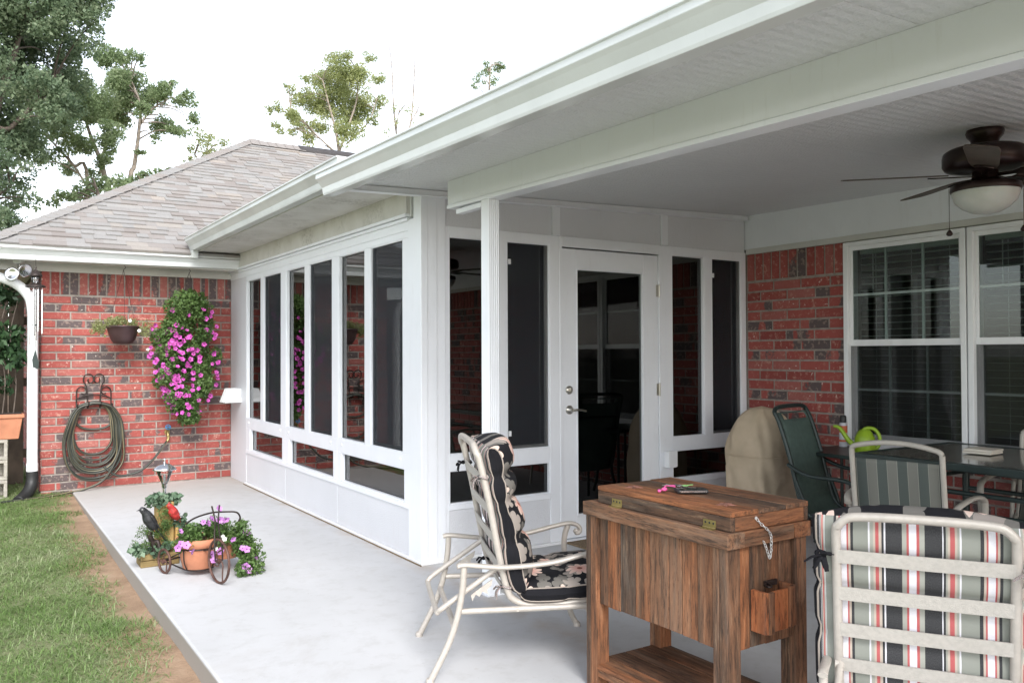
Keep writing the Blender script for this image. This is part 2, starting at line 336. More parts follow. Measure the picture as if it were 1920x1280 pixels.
def hosem():
    m,nt,b=newmat('olive_hose_with_tan_stripe'); uv=nt.nodes.new('ShaderNodeUVMap'); uv.uv_map='UVMap'
    sx=nt.nodes.new('ShaderNodeSeparateXYZ'); L(nt,uv.outputs[0],sx.inputs[0])
    f=mth(nt,'FRACT',mth(nt,'ADD',sx.outputs[0],mth(nt,'MULTIPLY',sx.outputs[1],.35)))
    c=ramp(nt,f,[(0,(.030,.034,.028)),(.42,(.17,.14,.08)),(.58,(.030,.034,.028))],'CONSTANT')
    L(nt,c,b.inputs['Base Color']); b.inputs['Roughness'].default_value=.38; return m
M['hose']=hosem()
M['can']=simple('white_spray_can_body',(.55,.56,.60),.35,var=.1,scale=14)
M['orange']=simple('orange_spray_can_label',(.55,.12,.04),.45)

# ------------------------------------------------------------------ mesh builder
def V3(p): return np.array(p,float)
def spline(pts,n=8,closed=False):
    P=[V3(p) for p in pts]; out=[]; m=len(P)
    for i in range(m if closed else m-1):
        g=lambda k:P[k%m] if closed else P[min(max(k,0),m-1)]
        a,b,c,d=g(i-1),g(i),g(i+1),g(i+2)
        for j in range(n):
            t=j/n; out.append(.5*((2*b)+(c-a)*t+(2*a-5*b+4*c-d)*t*t+(-a+3*b-3*c+d)*t**3))
    if not closed: out.append(P[-1])
    return out
def attach(o,parent):
    if parent is None: return
    o.parent=parent
    if parent.type=='EMPTY': o.matrix_parent_inverse=Matrix.Translation(-Vector(parent.location))
class MB:
    def __init__(s): s.v=[];s.f=[];s.m=[];s.r=[];s.uv=[];s.sm=[]
    def add(s,vs,fs,mi=0,uv=None,smooth=False,rnd=None):
        o=len(s.v); s.v.extend([tuple(map(float,p)) for p in vs]); rnd=rnd if rnd is not None else (random.random(),random.random(),random.random())
        for k,f in enumerate(fs):
            s.f.append(tuple(i+o for i in f)); s.m.append(mi); s.r.append(rnd); s.sm.append(smooth)
            s.uv.append([uv[i] for i in f] if uv is not None else [(0,0)]*len(f))
        return s
    def box(s,a,b,mi=0,rnd=None):
        (x0,y0,z0),(x1,y1,z1)=a,b
        if x0>x1:x0,x1=x1,x0
        if y0>y1:y0,y1=y1,y0
        if z0>z1:z0,z1=z1,z0
        vs=[(x0,y0,z0),(x1,y0,z0),(x1,y1,z0),(x0,y1,z0),(x0,y0,z1),(x1,y0,z1),(x1,y1,z1),(x0,y1,z1)]
        return s.add(vs,[(3,2,1,0),(4,5,6,7),(0,1,5,4),(1,2,6,5),(2,3,7,6),(3,0,4,7)],mi,rnd=rnd)
    def hexa(s,vs,mi=0,rnd=None): return s.add(vs,[(3,2,1,0),(4,5,6,7),(0,1,5,4),(1,2,6,5),(2,3,7,6),(3,0,4,7)],mi,rnd=rnd)
    def cbox(s,c,h,u=(1,0,0),v=(0,1,0),w=(0,0,1),mi=0,rnd=None):
        c=V3(c);u=V3(u)*h[0];v=V3(v)*h[1];w=V3(w)*h[2]
        return s.hexa([c-u-v-w,c+u-v-w,c+u+v-w,c-u+v-w,c-u-v+w,c+u-v+w,c+u+v+w,c-u+v+w],mi,rnd)
    def tube(s,pts,r,n=10,closed=False,mi=0,flat=None,cap=True,uvs=1.):
        P=[V3(p) for p in pts]; m=len(P); rr=r if hasattr(r,'__len__') else [r]*m
        T=[]
        for i in range(m):
            a=P[(i-1)%m] if closed or i>0 else P[i]; b=P[(i+1)%m] if closed or i<m-1 else P[i]
            t=b-a; T.append(t/(np.linalg.norm(t)+1e-12))
        ref=V3((0,0,1)) if abs(T[0][2])<.9 else V3((1,0,0))
        nn=np.cross(T[0],ref); nn/=np.linalg.norm(nn); vs=[];uv=[];ln=0
        for i in range(m):
            nn=nn-T[i]*(nn@T[i]); nn/=np.linalg.norm(nn)+1e-12; bb=np.cross(T[i],nn)
            if i: ln+=np.linalg.norm(P[i]-P[i-1])
            for k in range(n):
                a=2*PI*k/n; fx,fy=(1,1) if flat is None else flat
                vs.append(P[i]+(nn*math.cos(a)*fx+bb*math.sin(a)*fy)*rr[i]); uv.append((k/n,ln*uvs))
        fs=[]
        for i in range(m if closed else m-1):
            j=(i+1)%m
            for k in range(n): l=(k+1)%n; fs.append((i*n+k,i*n+l,j*n+l,j*n+k))
        s.add(vs,fs,mi,uv=uv,smooth=True)
        if cap and not closed:
            s.add(vs[:n],[tuple(range(n))[::-1]],mi); s.add(vs[-n:],[tuple(range(n))],mi)
        return s
    def lathe(s,c,prof,n=24,mi=0,axis=(0,0,1),ribs=0,cap=True):
        c=V3(c); ax=V3(axis); ax/=np.linalg.norm(ax)
        ref=V3((1,0,0)) if abs(ax[0])<.9 else V3((0,1,0)); u=np.cross(ax,ref);u/=np.linalg.norm(u);v=np.cross(ax,u)
        vs=[c+ax*h+(u*math.cos(2*PI*k/n)+v*math.sin(2*PI*k/n))*(rd*(1+ribs*(k%2))) for rd,h in prof for k in range(n)]
        fs=[(i*n+k,i*n+(k+1)%n,(i+1)*n+(k+1)%n,(i+1)*n+k) for i in range(len(prof)-1) for k in range(n)]
        s.add(vs,fs,mi,smooth=True)
        if cap:
            if prof[0][0]>1e-4: s.add(vs[:n],[tuple(range(n))[::-1]],mi)
            if prof[-1][0]>1e-4: s.add(vs[-n:],[tuple(range(n))],mi)
        return s
    def ball(s,c,r,n=12,mi=0,sc=(1,1,1)):
        vs=[];k=n//2
        for i in range(k+1):
            a=PI*i/k
            for j in range(n):
                b=2*PI*j/n; vs.append((c[0]+r*sc[0]*math.sin(a)*math.cos(b),c[1]+r*sc[1]*math.sin(a)*math.sin(b),c[2]-r*sc[2]*math.cos(a)))
        return s.add(vs,[(i*n+j,i*n+(j+1)%n,(i+1)*n+(j+1)%n,(i+1)*n+j) for i in range(k) for j in range(n)],mi,smooth=True)
    def prism(s,poly,a,b,mi=0):    # polygon given as 3D points extruded by vector a->b offset
        n=len(poly); d=V3(b)-V3(a); vs=[V3(p) for p in poly]+[V3(p)+d for p in poly]
        s.add(vs,[tuple(range(n))[::-1],tuple(range(n,2*n))]+[(i,(i+1)%n,(i+1)%n+n,i+n) for i in range(n)],mi); return s
    def sweep(s,prof,p0,p1,ux,mi=0,caps=True):  # profile (a,z) swept straight p0->p1, a measured along ux
        p0=V3(p0);p1=V3(p1);ux=V3(ux);n=len(prof)
        vs=[p0+ux*a+V3((0,0,z)) for a,z in prof]+[p1+ux*a+V3((0,0,z)) for a,z in prof]
        fs=[(i,(i+1)%n,(i+1)%n+n,i+n) for i in range(n)]
        if caps: fs+= [tuple(range(n))[::-1],tuple(range(n,2*n))]
        s.add(vs,fs,mi); return s
    def each(s,name,mats,parent=None,**k):     # one part per loose piece
        par=list(range(len(s.v)))
        def fd(i):
            while par[i]!=i: par[i]=par[par[i]]; i=par[i]
            return i
        for f in s.f:
            for q in f[1:]: par[fd(q)]=fd(f[0])
        gr={}
        for i,f in enumerate(s.f): gr.setdefault(fd(f[0]),[]).append(i)
        out=[]
        for ids in gr.values():
            b=MB(); used=sorted({q for i in ids for q in s.f[i]}); mp={q:j for j,q in enumerate(used)}
            b.v=[s.v[q] for q in used]; b.f=[tuple(mp[q] for q in s.f[i]) for i in ids]
            b.m=[s.m[i] for i in ids]; b.r=[s.r[i] for i in ids]; b.uv=[s.uv[i] for i in ids]; b.sm=[s.sm[i] for i in ids]
            out.append(b.build(name,mats,parent,**k))
        return out
    def build(s,name,mats,parent=None,bevel=0,seg=1,fix=True):
        me=bpy.data.meshes.new(name); me.from_pydata(s.v,[],s.f)
        for m in (mats if isinstance(mats,(list,tuple)) else [mats]): me.materials.append(M[m] if isinstance(m,str) else m)
        me.polygons.foreach_set('material_index',s.m); me.polygons.foreach_set('use_smooth',s.sm)
        ca=me.color_attributes.new('rnd','FLOAT_COLOR','CORNER'); uvl=me.uv_layers.new(name='UVMap')
        cc=[];uu=[]
        for f,r,uv in zip(s.f,s.r,s.uv):
            for k in range(len(f)): cc.extend((r[0],r[1],r[2],1.)); uu.extend(uv[k])
        ca.data.foreach_set('color',cc); uvl.data.foreach_set('uv',uu); me.update()
        if fix and len(s.f)<60000:
            import bmesh
            bm=bmesh.new(); bm.from_mesh(me); bmesh.ops.recalc_face_normals(bm,faces=bm.faces); bm.to_mesh(me); bm.free()
        o=bpy.data.objects.new(name,me); COL.objects.link(o)
        attach(o,parent)
        if bevel:
            bv=o.modifiers.new('edge','BEVEL'); bv.width=bevel; bv.segments=seg; bv.limit_method='ANGLE'; bv.angle_limit=R(35)
        return o
def thing(name,label,cat,loc=(0,0,0),rz=0,group=None):
    o=bpy.data.objects.new(name,None); COL.objects.link(o); o.empty_display_size=.1
    o.location=loc; o.rotation_euler=(0,0,rz); o['label']=label; o['category']=cat
    if group: o['group']=group
    return o
def tag(o,label,cat,group=None):
    o['label']=label;o['category']=cat
    if group:o['group']=group
    return o
def struct(o): o['kind']='structure'; return o
def dup(root,loc,rz,label):
    r=root.copy(); COL.objects.link(r); r.location=loc; r.rotation_euler=(0,0,rz); r['label']=label
    for ch in list(root.children):
        c=ch.copy(); COL.objects.link(c); c.parent=r
        for g in list(ch.children):
            d=g.copy(); COL.objects.link(d); d.parent=c
    return r
def leaves(name,mat,centers,radii,counts,size,parent=None,squash=1.,shape='leaf',shell=.0,aspect=.5,droop=0,zlight=False):
    """one mesh of many small leaf faces filling clumps"""
    C=[];cl=[]
    for i,(c,r,n) in enumerate(zip(centers,radii,counts)):
        r=np.array(r if hasattr(r,'__len__') else (r,r,r*squash)); n=int(n)
        d=rng.normal(size=(n,3)); d/=np.linalg.norm(d,axis=1)[:,None]
        q=(rng.random(n)**(1/3.))*(1-shell)+shell
        C.append(np.array(c)+d*q[:,None]*r); cl.append(np.full(n,rng.random()))
    C=np.concatenate(C); cl=np.concatenate(cl); n=len(C)
    a=rng.normal(size=(n,3)); a[:,2]-=droop; a/=np.linalg.norm(a,axis=1)[:,None]
    b=rng.normal(size=(n,3)); b-=a*(a*b).sum(1)[:,None]; b/=np.linalg.norm(b,axis=1)[:,None]
    sz=size*(.6+.8*rng.random(n)); a*=sz[:,None]; b*=(sz*aspect)[:,None]
    nrm=np.cross(a,b); nrm/=np.linalg.norm(nrm,axis=1)[:,None]; k=nrm*(sz*.15)[:,None]
    vs=np.stack([C-a*.5,C-b*.5+k-a*.05,C+a*.5,C+b*.5+k-a*.05],1).reshape(-1,3)
    me=bpy.data.meshes.new(name); me.vertices.add(4*n); me.vertices.foreach_set('co',vs.ravel())
    me.loops.add(4*n); me.loops.foreach_set('vertex_index',np.arange(4*n)); me.polygons.add(n)
    me.polygons.foreach_set('loop_start',np.arange(n)*4)
    me.update(calc_edges=True)
    ca=me.color_attributes.new('rnd','FLOAT_COLOR','CORNER'); v=np.clip(cl*.5+rng.random(n)*.6-.05,0,1)
    col=np.ones((n,4,4)); col[:,:,0]=v[:,None]; col[:,:,1]=rng.random(n)[:,None]; ca.data.foreach_set('color',col.ravel())
    me.materials.append(M[mat]); o=bpy.data.objects.new(name,me); COL.objects.link(o)
    attach(o,parent)
    return o
EXPO=1.55
# ================================================================== WORLD
w=bpy.data.worlds.new('World'); scn.world=w; w.use_nodes=True; nt=w.node_tree; bg=nt.nodes['Background']
SUN_EL,SUN_AZ=R(40),R(-166)      # soft high sun behind thin cloud, from the open yard side
sky=nt.nodes.new('ShaderNodeTexSky'); sky.sky_type='NISHITA'; sky.sun_disc=False; sky.sun_elevation=SUN_EL; sky.sun_rotation=SUN_AZ
sky.air_density=1.; sky.dust_density=1.2; sky.ozone_density=1.
hs=nt.nodes.new('ShaderNodeHueSaturation'); hs.inputs['Saturation'].default_value=.34; hs.inputs['Value'].default_value=1.
L(nt,sky.outputs[0],hs.inputs['Color']); tcw=nt.nodes.new('ShaderNodeTexCoord'); sxw=nt.nodes.new('ShaderNodeSeparateXYZ'); L(nt,tcw.outputs['Generated'],sxw.inputs[0])
zz=mth(nt,'MAXIMUM',mth(nt,'MINIMUM',sxw.outputs[2],1.),0.)     # thin bright overcast, brightest low in the sky
gn=mth(nt,'MULTIPLY_ADD',mth(nt,'POWER',mth(nt,'SUBTRACT',1.,zz),2.),.45,.80)
cmb=nt.nodes.new('ShaderNodeCombineXYZ')
for i in range(3): L(nt,gn,cmb.inputs[i])
L(nt,mixc(nt,1.,hs.outputs[0],cmb.outputs[0],'MULTIPLY'),bg.inputs[0]); bg.inputs[1].default_value=.14
sd=bpy.data.lights.new('sun','SUN'); so=bpy.data.objects.new('sun',sd); COL.objects.link(so)
sd.energy=1.3; sd.angle=R(25); sd.color=(1,.985,.96)
dv=Vector((math.sin(SUN_AZ)*math.cos(SUN_EL),math.cos(SUN_AZ)*math.cos(SUN_EL),math.sin(SUN_EL)))
so.rotation_euler=dv.to_track_quat('Z','Y').to_euler()
scn.view_settings.view_transform='Standard'; scn.view_settings.look='None'; scn.view_settings.exposure=EXPO
scn.view_settings.gamma=1
# ================================================================== GROUND
def gz(x,y):
    t=min(max((y-.8)/3.4,0),1); t=t*t*(3-2*t)
    return -.105+.075*t+.012*math.sin(x*3.1+y*1.7)*math.cos(y*2.3-x)
b=MB()
def grid(b,xs,ys,fz):
    vs=[(x,y,fz(x,y)) for y in ys for x in xs]; n=len(xs)
    b.add(vs,[(j*n+i,j*n+i+1,(j+1)*n+i+1,(j+1)*n+i) for j in range(len(ys)-1) for i in range(n-1)],smooth=True)
xs=[-200,-60,-20,-10]+[-6+.12*i for i in range(41)]; xs=sorted(set([round(x,3) for x in xs]+[6,12,30,80,200]))
ys=[-200,-60,-20,-9]+[-4+.14*i for i in range(90)]+[10,14,20,40,90,200]
grid(b,xs,ys,lambda x,y: gz(x,y)+(random.uniform(-.006,.006) if -5<x<-1 and -4<y<6 else 0) if x<-1 else -.11)
struct(b.build('ground','soil'))
b=MB(); 
b.box((-1.54,-7.,-.16),(3.02,4.575,0)); struct(b.build('patio_slab','concrete',bevel=.012,seg=3))
# grass
def grass():
    n=230000
    X=rng.uniform(-4.2,-1.55,n); Y=rng.uniform(-2.4,6.6,n)
    def nz(x,y,s,p): return .5+.25*(np.sin(x*s+p+1.7*np.sin(y*s*.7+p))+np.sin(y*s*1.2-p+1.3*np.sin(x*s*.9)))
    d=nz(X,Y,4.,.3)*.5+nz(X,Y,11.,1.3)*.5
    edge=np.clip((-1.575-X+ (.5*nz(X*.3,Y,4.3,2.)+.3*nz(X*1.5,Y,11.,.7)+.2*nz(X*3,Y,23.,.2)-.56)*.36)/.14,0,1)
    edge=np.maximum(edge,(nz(X,Y,16.,4.)>.82)*.3*(X<-1.66))
    keep=rng.random(n)<edge*np.clip(.70+d*.6,0,1); X=X[keep];Y=Y[keep];d=d[keep]
    X2=rng.uniform(-11,-4.2,16000);Y2=rng.uniform(-8,9,16000); X=np.concatenate([X,X2]);Y=np.concatenate([Y,Y2]);d=np.concatenate([d,np.full(16000,.5)])
    n=len(X); T=np.clip((Y-.8)/3.4,0,1);T=T*T*(3-2*T); Z=-.107+.075*T+.012*np.sin(X*3.1+Y*1.7)*np.cos(Y*2.3-X)
    a=rng.uniform(0,2*PI,n); h=rng.uniform(.010,.028,n)*(.7+.6*d); ln=rng.uniform(.5,2.4,n)*h*1.3; wd=rng.uniform(.0011,.0022,n); tf=(rng.random(n)<.05); h[tf]*=2.; wd[tf]*=1.3
    dx=np.cos(a);dy=np.sin(a); p=np.stack([X,Y,Z],1); s=np.stack([-dy*wd,dx*wd,0*wd],1)
    mid=p+np.stack([dx*ln*.45,dy*ln*.45,h*.65],1); tip=p+np.stack([dx*ln*1.25,dy*ln*1.25,h*.95],1)
    vs=np.stack([p-s,p+s,mid+s*.8,mid-s*.8,tip],1).reshape(-1,3)
    me=bpy.data.meshes.new('lawn_grass'); me.vertices.add(5*n); me.vertices.foreach_set('co',vs.ravel())
    base=np.arange(n)[:,None]*5; loops=np.concatenate([base+np.array([0,1,2,3]),base+np.array([3,2,4])],1).ravel()
    me.loops.add(7*n); me.loops.foreach_set('vertex_index',loops); me.polygons.add(2*n)
    st=np.stack([np.arange(n)*7,np.arange(n)*7+4],1).ravel(); me.polygons.foreach_set('loop_start',st); me.update(calc_edges=True)
    ca=me.color_attributes.new('rnd','FLOAT_COLOR','CORNER'); v=np.clip((.5*nz(X,Y,2.2,5.)+.5*nz(X,Y,6.1,1.))*.56+rng.random(n)**1.3*.55-.04,0,1)
    col=np.ones((n,7,4)); col[:,:,0]=v[:,None]; ca.data.foreach_set('color',col.ravel())
    me.materials.append(M['grass']); o=bpy.data.objects.new('lawn_grass',me); COL.objects.link(o); o['kind']='stuff'; o['label']='short patchy lawn grass beside the concrete slab'
grass()
# ================================================================== BRICK HOUSE
house=thing('brick_house','red brick house with grey shingle roof and white gutters wrapping the patio','house',(3.0,4.57,0))
CH=.0795
def bricks(b,p0,u,n,z0,z1,width,soldier=.23,quoin=True,rs=0):
    """running bond laid on a wall face. p0 wall start, u along, n outward, bricks stand 8 mm proud of the mortar"""
    random.seed(rs); u=V3(u);n=V3(n);p0=V3(p0); j=.0145; W=.262
    def br(a0,a1,c0,c1):
        if a1-a0<.02: return
        pr=.008+random.uniform(-.0018,.0018)
        k=.0035
        r=(random.random(),random.random(),random.random())
        q=[(a0,c0),(a1,c0),(a1,c1),(a0,c1)]; qi=[(a0+k,c0+k),(a1-k,c0+k),(a1-k,c1-k),(a0+k,c1-k)]
        vs=[p0+u*a+V3((0,0,c))-n*.004 for a,c in q]+[p0+u*a+V3((0,0,c))+n*(pr-.003) for a,c in q]+[p0+u*a+V3((0,0,c))+n*pr for a,c in qi]
        fs=[(0,1,5,4),(1,2,6,5),(2,3,7,6),(3,0,4,7),(4,5,9,8),(5,6,10,9),(6,7,11,10),(7,4,8,11),(8,9,10,11)]
        b.add(vs,fs,0,rnd=r)
    zs=z1-soldier
    if soldier>0:
        a=0.
        while a<width-.02: br(a+j/2,min(a+.083-j/2,width-j/2),zs+j,z1); a+=.083
    c=zs; row=0
    while c>z0-.02:
        a=-(W/2 if row%2 else 0)-random.uniform(-.008,.008)
        while a<width:
            br(max(a,0)+j/2,min(a+W,width)-j/2,c-CH+j/2,c-j/2); a+=W
        c-=CH; row+=1
# left wing wall facing the patio (y=4.57) and its left side wall
XL=-1.81
b=MB(); b.box((XL+.008,4.575,-.3),(0.35,4.76,2.17)); b.box((XL+.008,4.76,-.3),(XL+.2,9.0,2.17))
wl=b.build('wall','mortar',house)
b=MB(); bricks(b,(XL,4.575,0),(1,0,0),(0,-1,0),-.14,2.143,1.815,rs=3)
bricks(b,(XL+.008,9.0,0),(0,-1,0),(-1,0,0),-.14,2.143,4.43,rs=4); b.build('brick_facing','brick',wl)
# right wing wall (x=3) with window opening
WY0,WY1,WZ0=-.93,-2.80,.62
b=MB(); b.box((3.004,WY0,-.1),(3.18,-.02,2.14)); b.box((3.004,WY1,-.1),(3.18,WY0,WZ0)); b.box((3.004,-9,-.1),(3.18,WY1,2.14))
b.box((3.004,-.02,-.1),(3.18,4.57,2.14))
wr=b.build('wall','mortar',house)
b=MB(); bricks(b,(3.004,-.0,0),(0,-1,0),(-1,0,0),0,2.132,-WY0,rs=6)
bricks(b,(3.004,WY0,0),(0,-1,0),(-1,0,0),0,WZ0,WY0-WY1,soldier=.1,rs=7)
bricks(b,(3.004,WY1,0),(0,-1,0),(-1,0,0),0,2.132,6.1,rs=8)
b.build('brick_facing','brick',wr)
# hidden room shells so the house is solid and dark inside
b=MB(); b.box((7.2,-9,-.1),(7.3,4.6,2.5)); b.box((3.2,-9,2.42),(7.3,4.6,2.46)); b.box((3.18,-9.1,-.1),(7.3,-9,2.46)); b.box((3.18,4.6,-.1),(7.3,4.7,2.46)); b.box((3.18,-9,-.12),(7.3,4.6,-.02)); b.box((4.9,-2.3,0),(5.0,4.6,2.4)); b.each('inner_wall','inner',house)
# frieze and trim on right wall
b=MB(); b.box((2.985,-.0,2.134),(3.17,-9,2.178)); b.build('trim_board','old_paint',house,bevel=.002)
b=MB()
b.hexa([(2.992,0.02,2.178),(2.992,-9,2.178),(3.16,-9,2.178),(3.16,0.02,2.178),(2.992,.02,2.50),(2.992,-9,2.37),(3.16,-9,2.37),(3.16,.02,2.50)]); b.build('frieze_board','white',house)
# left wing frieze, soffit, fascia
b=MB(); b.box((-2.2,4.555,2.145),(0.02,4.70,2.236)); b.build('frieze_board','old_paint',house,bevel=.002)
b=MB(); b.box((-2.22,4.235,2.225),(0.02,4.555,2.236)); b.box((-2.22,4.555,2.225),(-1.80,9.0,2.236)); b.each('soffit','old_paint',house)
b=MB(); b.box((-2.24,4.215,2.205),(0.02,4.235,2.345)); b.box((-2.24,4.235,2.205),(-2.22,9.0,2.345)); b.each('fascia','old_paint',house,bevel=.002)
GP=[(0,0),(-.062,0),(-.066,.012),(-.072,.045),(-.098,.078),(-.112,.092),(-.112,.118),(-.121,.121),(-.121,.131),(-.100,.131),(-.100,.122),(-.105,.118),(-.103,.094),(-.064,.052),(-.058,.006),(-.006,.006),(-.006,.128),(0,.128)]
def gutter(name,mat,p0,p1,out,parent,scale=1.,ends=(True,True)):
    b=MB(); out=V3(out); p0=V3(p0);p1=V3(p1)
    prof=[(-a*scale,z*scale) for a,z in GP]; b.sweep(prof,p0,p1,out)
    full=[(-a*scale,z*scale) for a,z in GP[:9]]+[(0,.128*scale)]
    d=(p1-p0)/np.linalg.norm(p1-p0)
    if ends[0]: b.sweep(full,p0,p0-d*.004,out)
    if ends[1]: b.sweep(full,p1,p1+d*.004,out)
    return b.build(name,mat,parent,bevel=.0015)
g1=gutter('gutter','gutter',(-2.3,4.213,2.205),(-.005,4.213,2.220),(0,-1,0),house)
# hip roof of left wing : shingles course by course
SL=.625; EY,EZ=4.09,2.335; EX=-2.30; AP=7.37
def roofz(y): return EZ+SL*(y-EY)
b=MB(); t=AP-EY
b.add([(EX,EY,EZ-.03),(9,EY,EZ-.03),(9,AP,roofz(AP)-.03),(EX+t,AP,roofz(AP)-.03)],[(0,1,2,3)])
b.add([(EX,EY,EZ-.03),(EX+t,AP,roofz(AP)-.03),(EX+t,AP+t,EZ-.03),(EX,AP+t,EZ-.03)],[(0,1,2,3)])
b.add([(EX+t,AP,roofz(AP)-.03),(9,AP,roofz(AP)-.03),(9,AP+t,EZ-.03),(EX+t,AP+t,EZ-.03)],[(0,1,2,3)])
rf=b.build('roof','shingle',house)
random.seed(5); b=MB(); ex=.104; nrm=V3((0,-SL,1))/math.hypot(SL,1); sy=1/math.hypot(SL,1)
nc=int((AP-EY)/(ex*sy))+1
for i in range(nc):
    y0=EY+i*ex*sy; y1=min(y0+ex*sy*1.35,AP)
    x=EX+(y0-EY)-random.uniform(0,.2); xe=EX+(y0-EY)
    while x<4.5:
        wd=random.choice([.11,.14,.16,.2,.25]); raised=random.random()<.62
        x0=max(x,xe); x1=x+wd
        if x1>x0+.02:
            th=.021 if raised else .009
            s0=min(0,0)
            x0t=max(x0,EX+(y1-EY)); 
            if x1>x0t or True:
                q=[V3((x0,y0,roofz(y0))),V3((x1,y0,roofz(y0))),V3((max(x1,x0t),y1,roofz(y1))),V3((x0t,y1,roofz(y1)))]
                top=[q[0]+nrm*th,q[1]+nrm*th,q[2]+nrm*.003,q[3]+nrm*.003]
                low=[q[0]-nrm*.004,q[1]-nrm*.004]
                b.add(top+low,[(0,1,2,3),(4,5,1,0),(5,2,1),(4,0,3)],rnd=(random.random(),random.random(),0))
        x+=wd
b.build('shingles','shingle',rf)
b=MB()      # hip and ridge caps
hd=V3((1,1,SL)); hl=np.linalg.norm(hd); hd/=hl; hlen=(AP-EY)*hl; k=0
sa=V3((1,0,0)); sb=V3((0,1,0))
while k*.125<hlen+.05:
    p=V3((EX,EY,EZ))+hd*(k*.125); q=p+hd*.17
    up=V3((0,0,1)); wv=.125
    f=lambda c,l:[c+sa*wv+up*(.022+l),c+up*(.034+l),c+sb*wv+up*(.022+l)]
    A=f(p,.012);B=f(q,0)
    b.add(A+B+[A[0]-up*.02,A[1]-up*.02,A[2]-up*.02],[(0,3,4,1),(1,4,5,2),(6,0,1,7),(7,1,2,8)],rnd=(random.uniform(.1,.6),0,0)); k+=1
b.build('hip_cap','shingle',rf); b=MB()
for i in range(16):
    x=EX+t+i*.125
    if x>1.72: break
    A=[V3((x,AP-.14,roofz(AP)-.14*SL+.035)),V3((x,AP,roofz(AP)+.045)),V3((x,AP+.14,roofz(AP)-.14*SL+.035))]
    B=[a+V3((.17,0,-.01)) for a in A]
    b.add(A+B,[(0,3,4,1),(1,4,5,2)],rnd=(random.uniform(.1,.6),0,0))
b.build("ridge_cap",'shingle',rf)
b=MB(); b.prism([(1.70,AP-.12,roofz(AP)-.06),(1.70,AP-.12,roofz(AP)-.03),(1.70,AP,roofz(AP)+.05),(1.70,AP+.12,roofz(AP)-.03),(1.70,AP+.12,roofz(AP)-.06)],(1.7,0,0),(6,0,0))
b.build('ridge_vent','vent',rf)
# main roof eave over the sunroom
b=MB()      # low hip over the sunroom, closed underneath
b.add([(-.50,.02,2.49),(7.3,.02,2.49),(7.3,9.0,2.49),(-.50,9.0,2.49),(3.4,3.92,3.66),(3.4,9.0,3.66),(-.50,.02,2.46),(7.3,.02,2.46),(7.3,9.0,2.46),(-.50,9.0,2.46)],
 [(0,4,5,3),(0,1,4),(1,2,5,4),(3,5,2),(0,6,7,1),(1,7,8,2),(2,8,9,3),(3,9,6,0),(6,9,8,7)],rnd=(.4,.3,.2))
b.build('roof','shingle',house)
b=MB()      # roof of the right wing behind the patio cover
b.add([(3.03,-9.2,2.49),(7.5,-9.2,2.49),(7.5,.3,2.49),(3.03,.3,2.49),(5.26,-7.,3.16),(5.26,2.0,3.16)],[(0,1,4),(1,2,5,4),(2,3,5),(3,0,4,5),(3,2,1,0)],rnd=(.5,.3,.2))
b.build('roof','shingle',house)
b=MB(); b.box((-.430,0.03,2.378),(0.02,4.30,2.390)); 
b.box((-.030,0.165,2.235),(0.02,4.565,2.377)); b.each('soffit','soffit',house)
b=MB(); b.box((-.448,0.03,2.372),(-.431,4.32,2.505)); b.build('fascia','old_paint',house)
gutter('gutter','gutter_old',(-.45,-.0,2.378),(-.45,4.17,2.378),(-1,0,0),house)
b=MB(); b.box((-.52,4.05,2.30),(-.455,4.115,2.378)); b.build('gutter_outlet','gutter_old',house,bevel=.003)
b=MB(); b.box((-.46,4.30,2.36),(.1,4.62,2.52)); b.build('eave_shade_block','vent',house)  # black block added to stand for the shaded hollow under the eave end
# downspout with black corrugated foot
b=MB(); pts=spline([(-2.42,4.38,2.10),(-2.22,4.40,2.075),(-2.03,4.45,2.01),(-1.92,4.475,1.90),(-1.885,4.48,1.78),(-1.88,4.48,1.6)],6)+[(-1.88,4.48,.22)]
b.tube(pts,.047,14); b.tube([(-1.88,4.48,.30),(-1.88,4.48,.22)],.051,14); dsp=b.build('downspout','vinyl',house)
b=MB(); pts=spline([(-1.88,4.48,.225),(-1.88,4.475,.13),(-1.90,4.44,.06),(-1.95,4.38,.0),(-2.0,4.30,-.03)],10)
rr=[.05+(.007 if i%2 else 0) for i in range(len(pts))]; b.tube(pts,rr,14); b.build('drain_elbow','black',dsp)
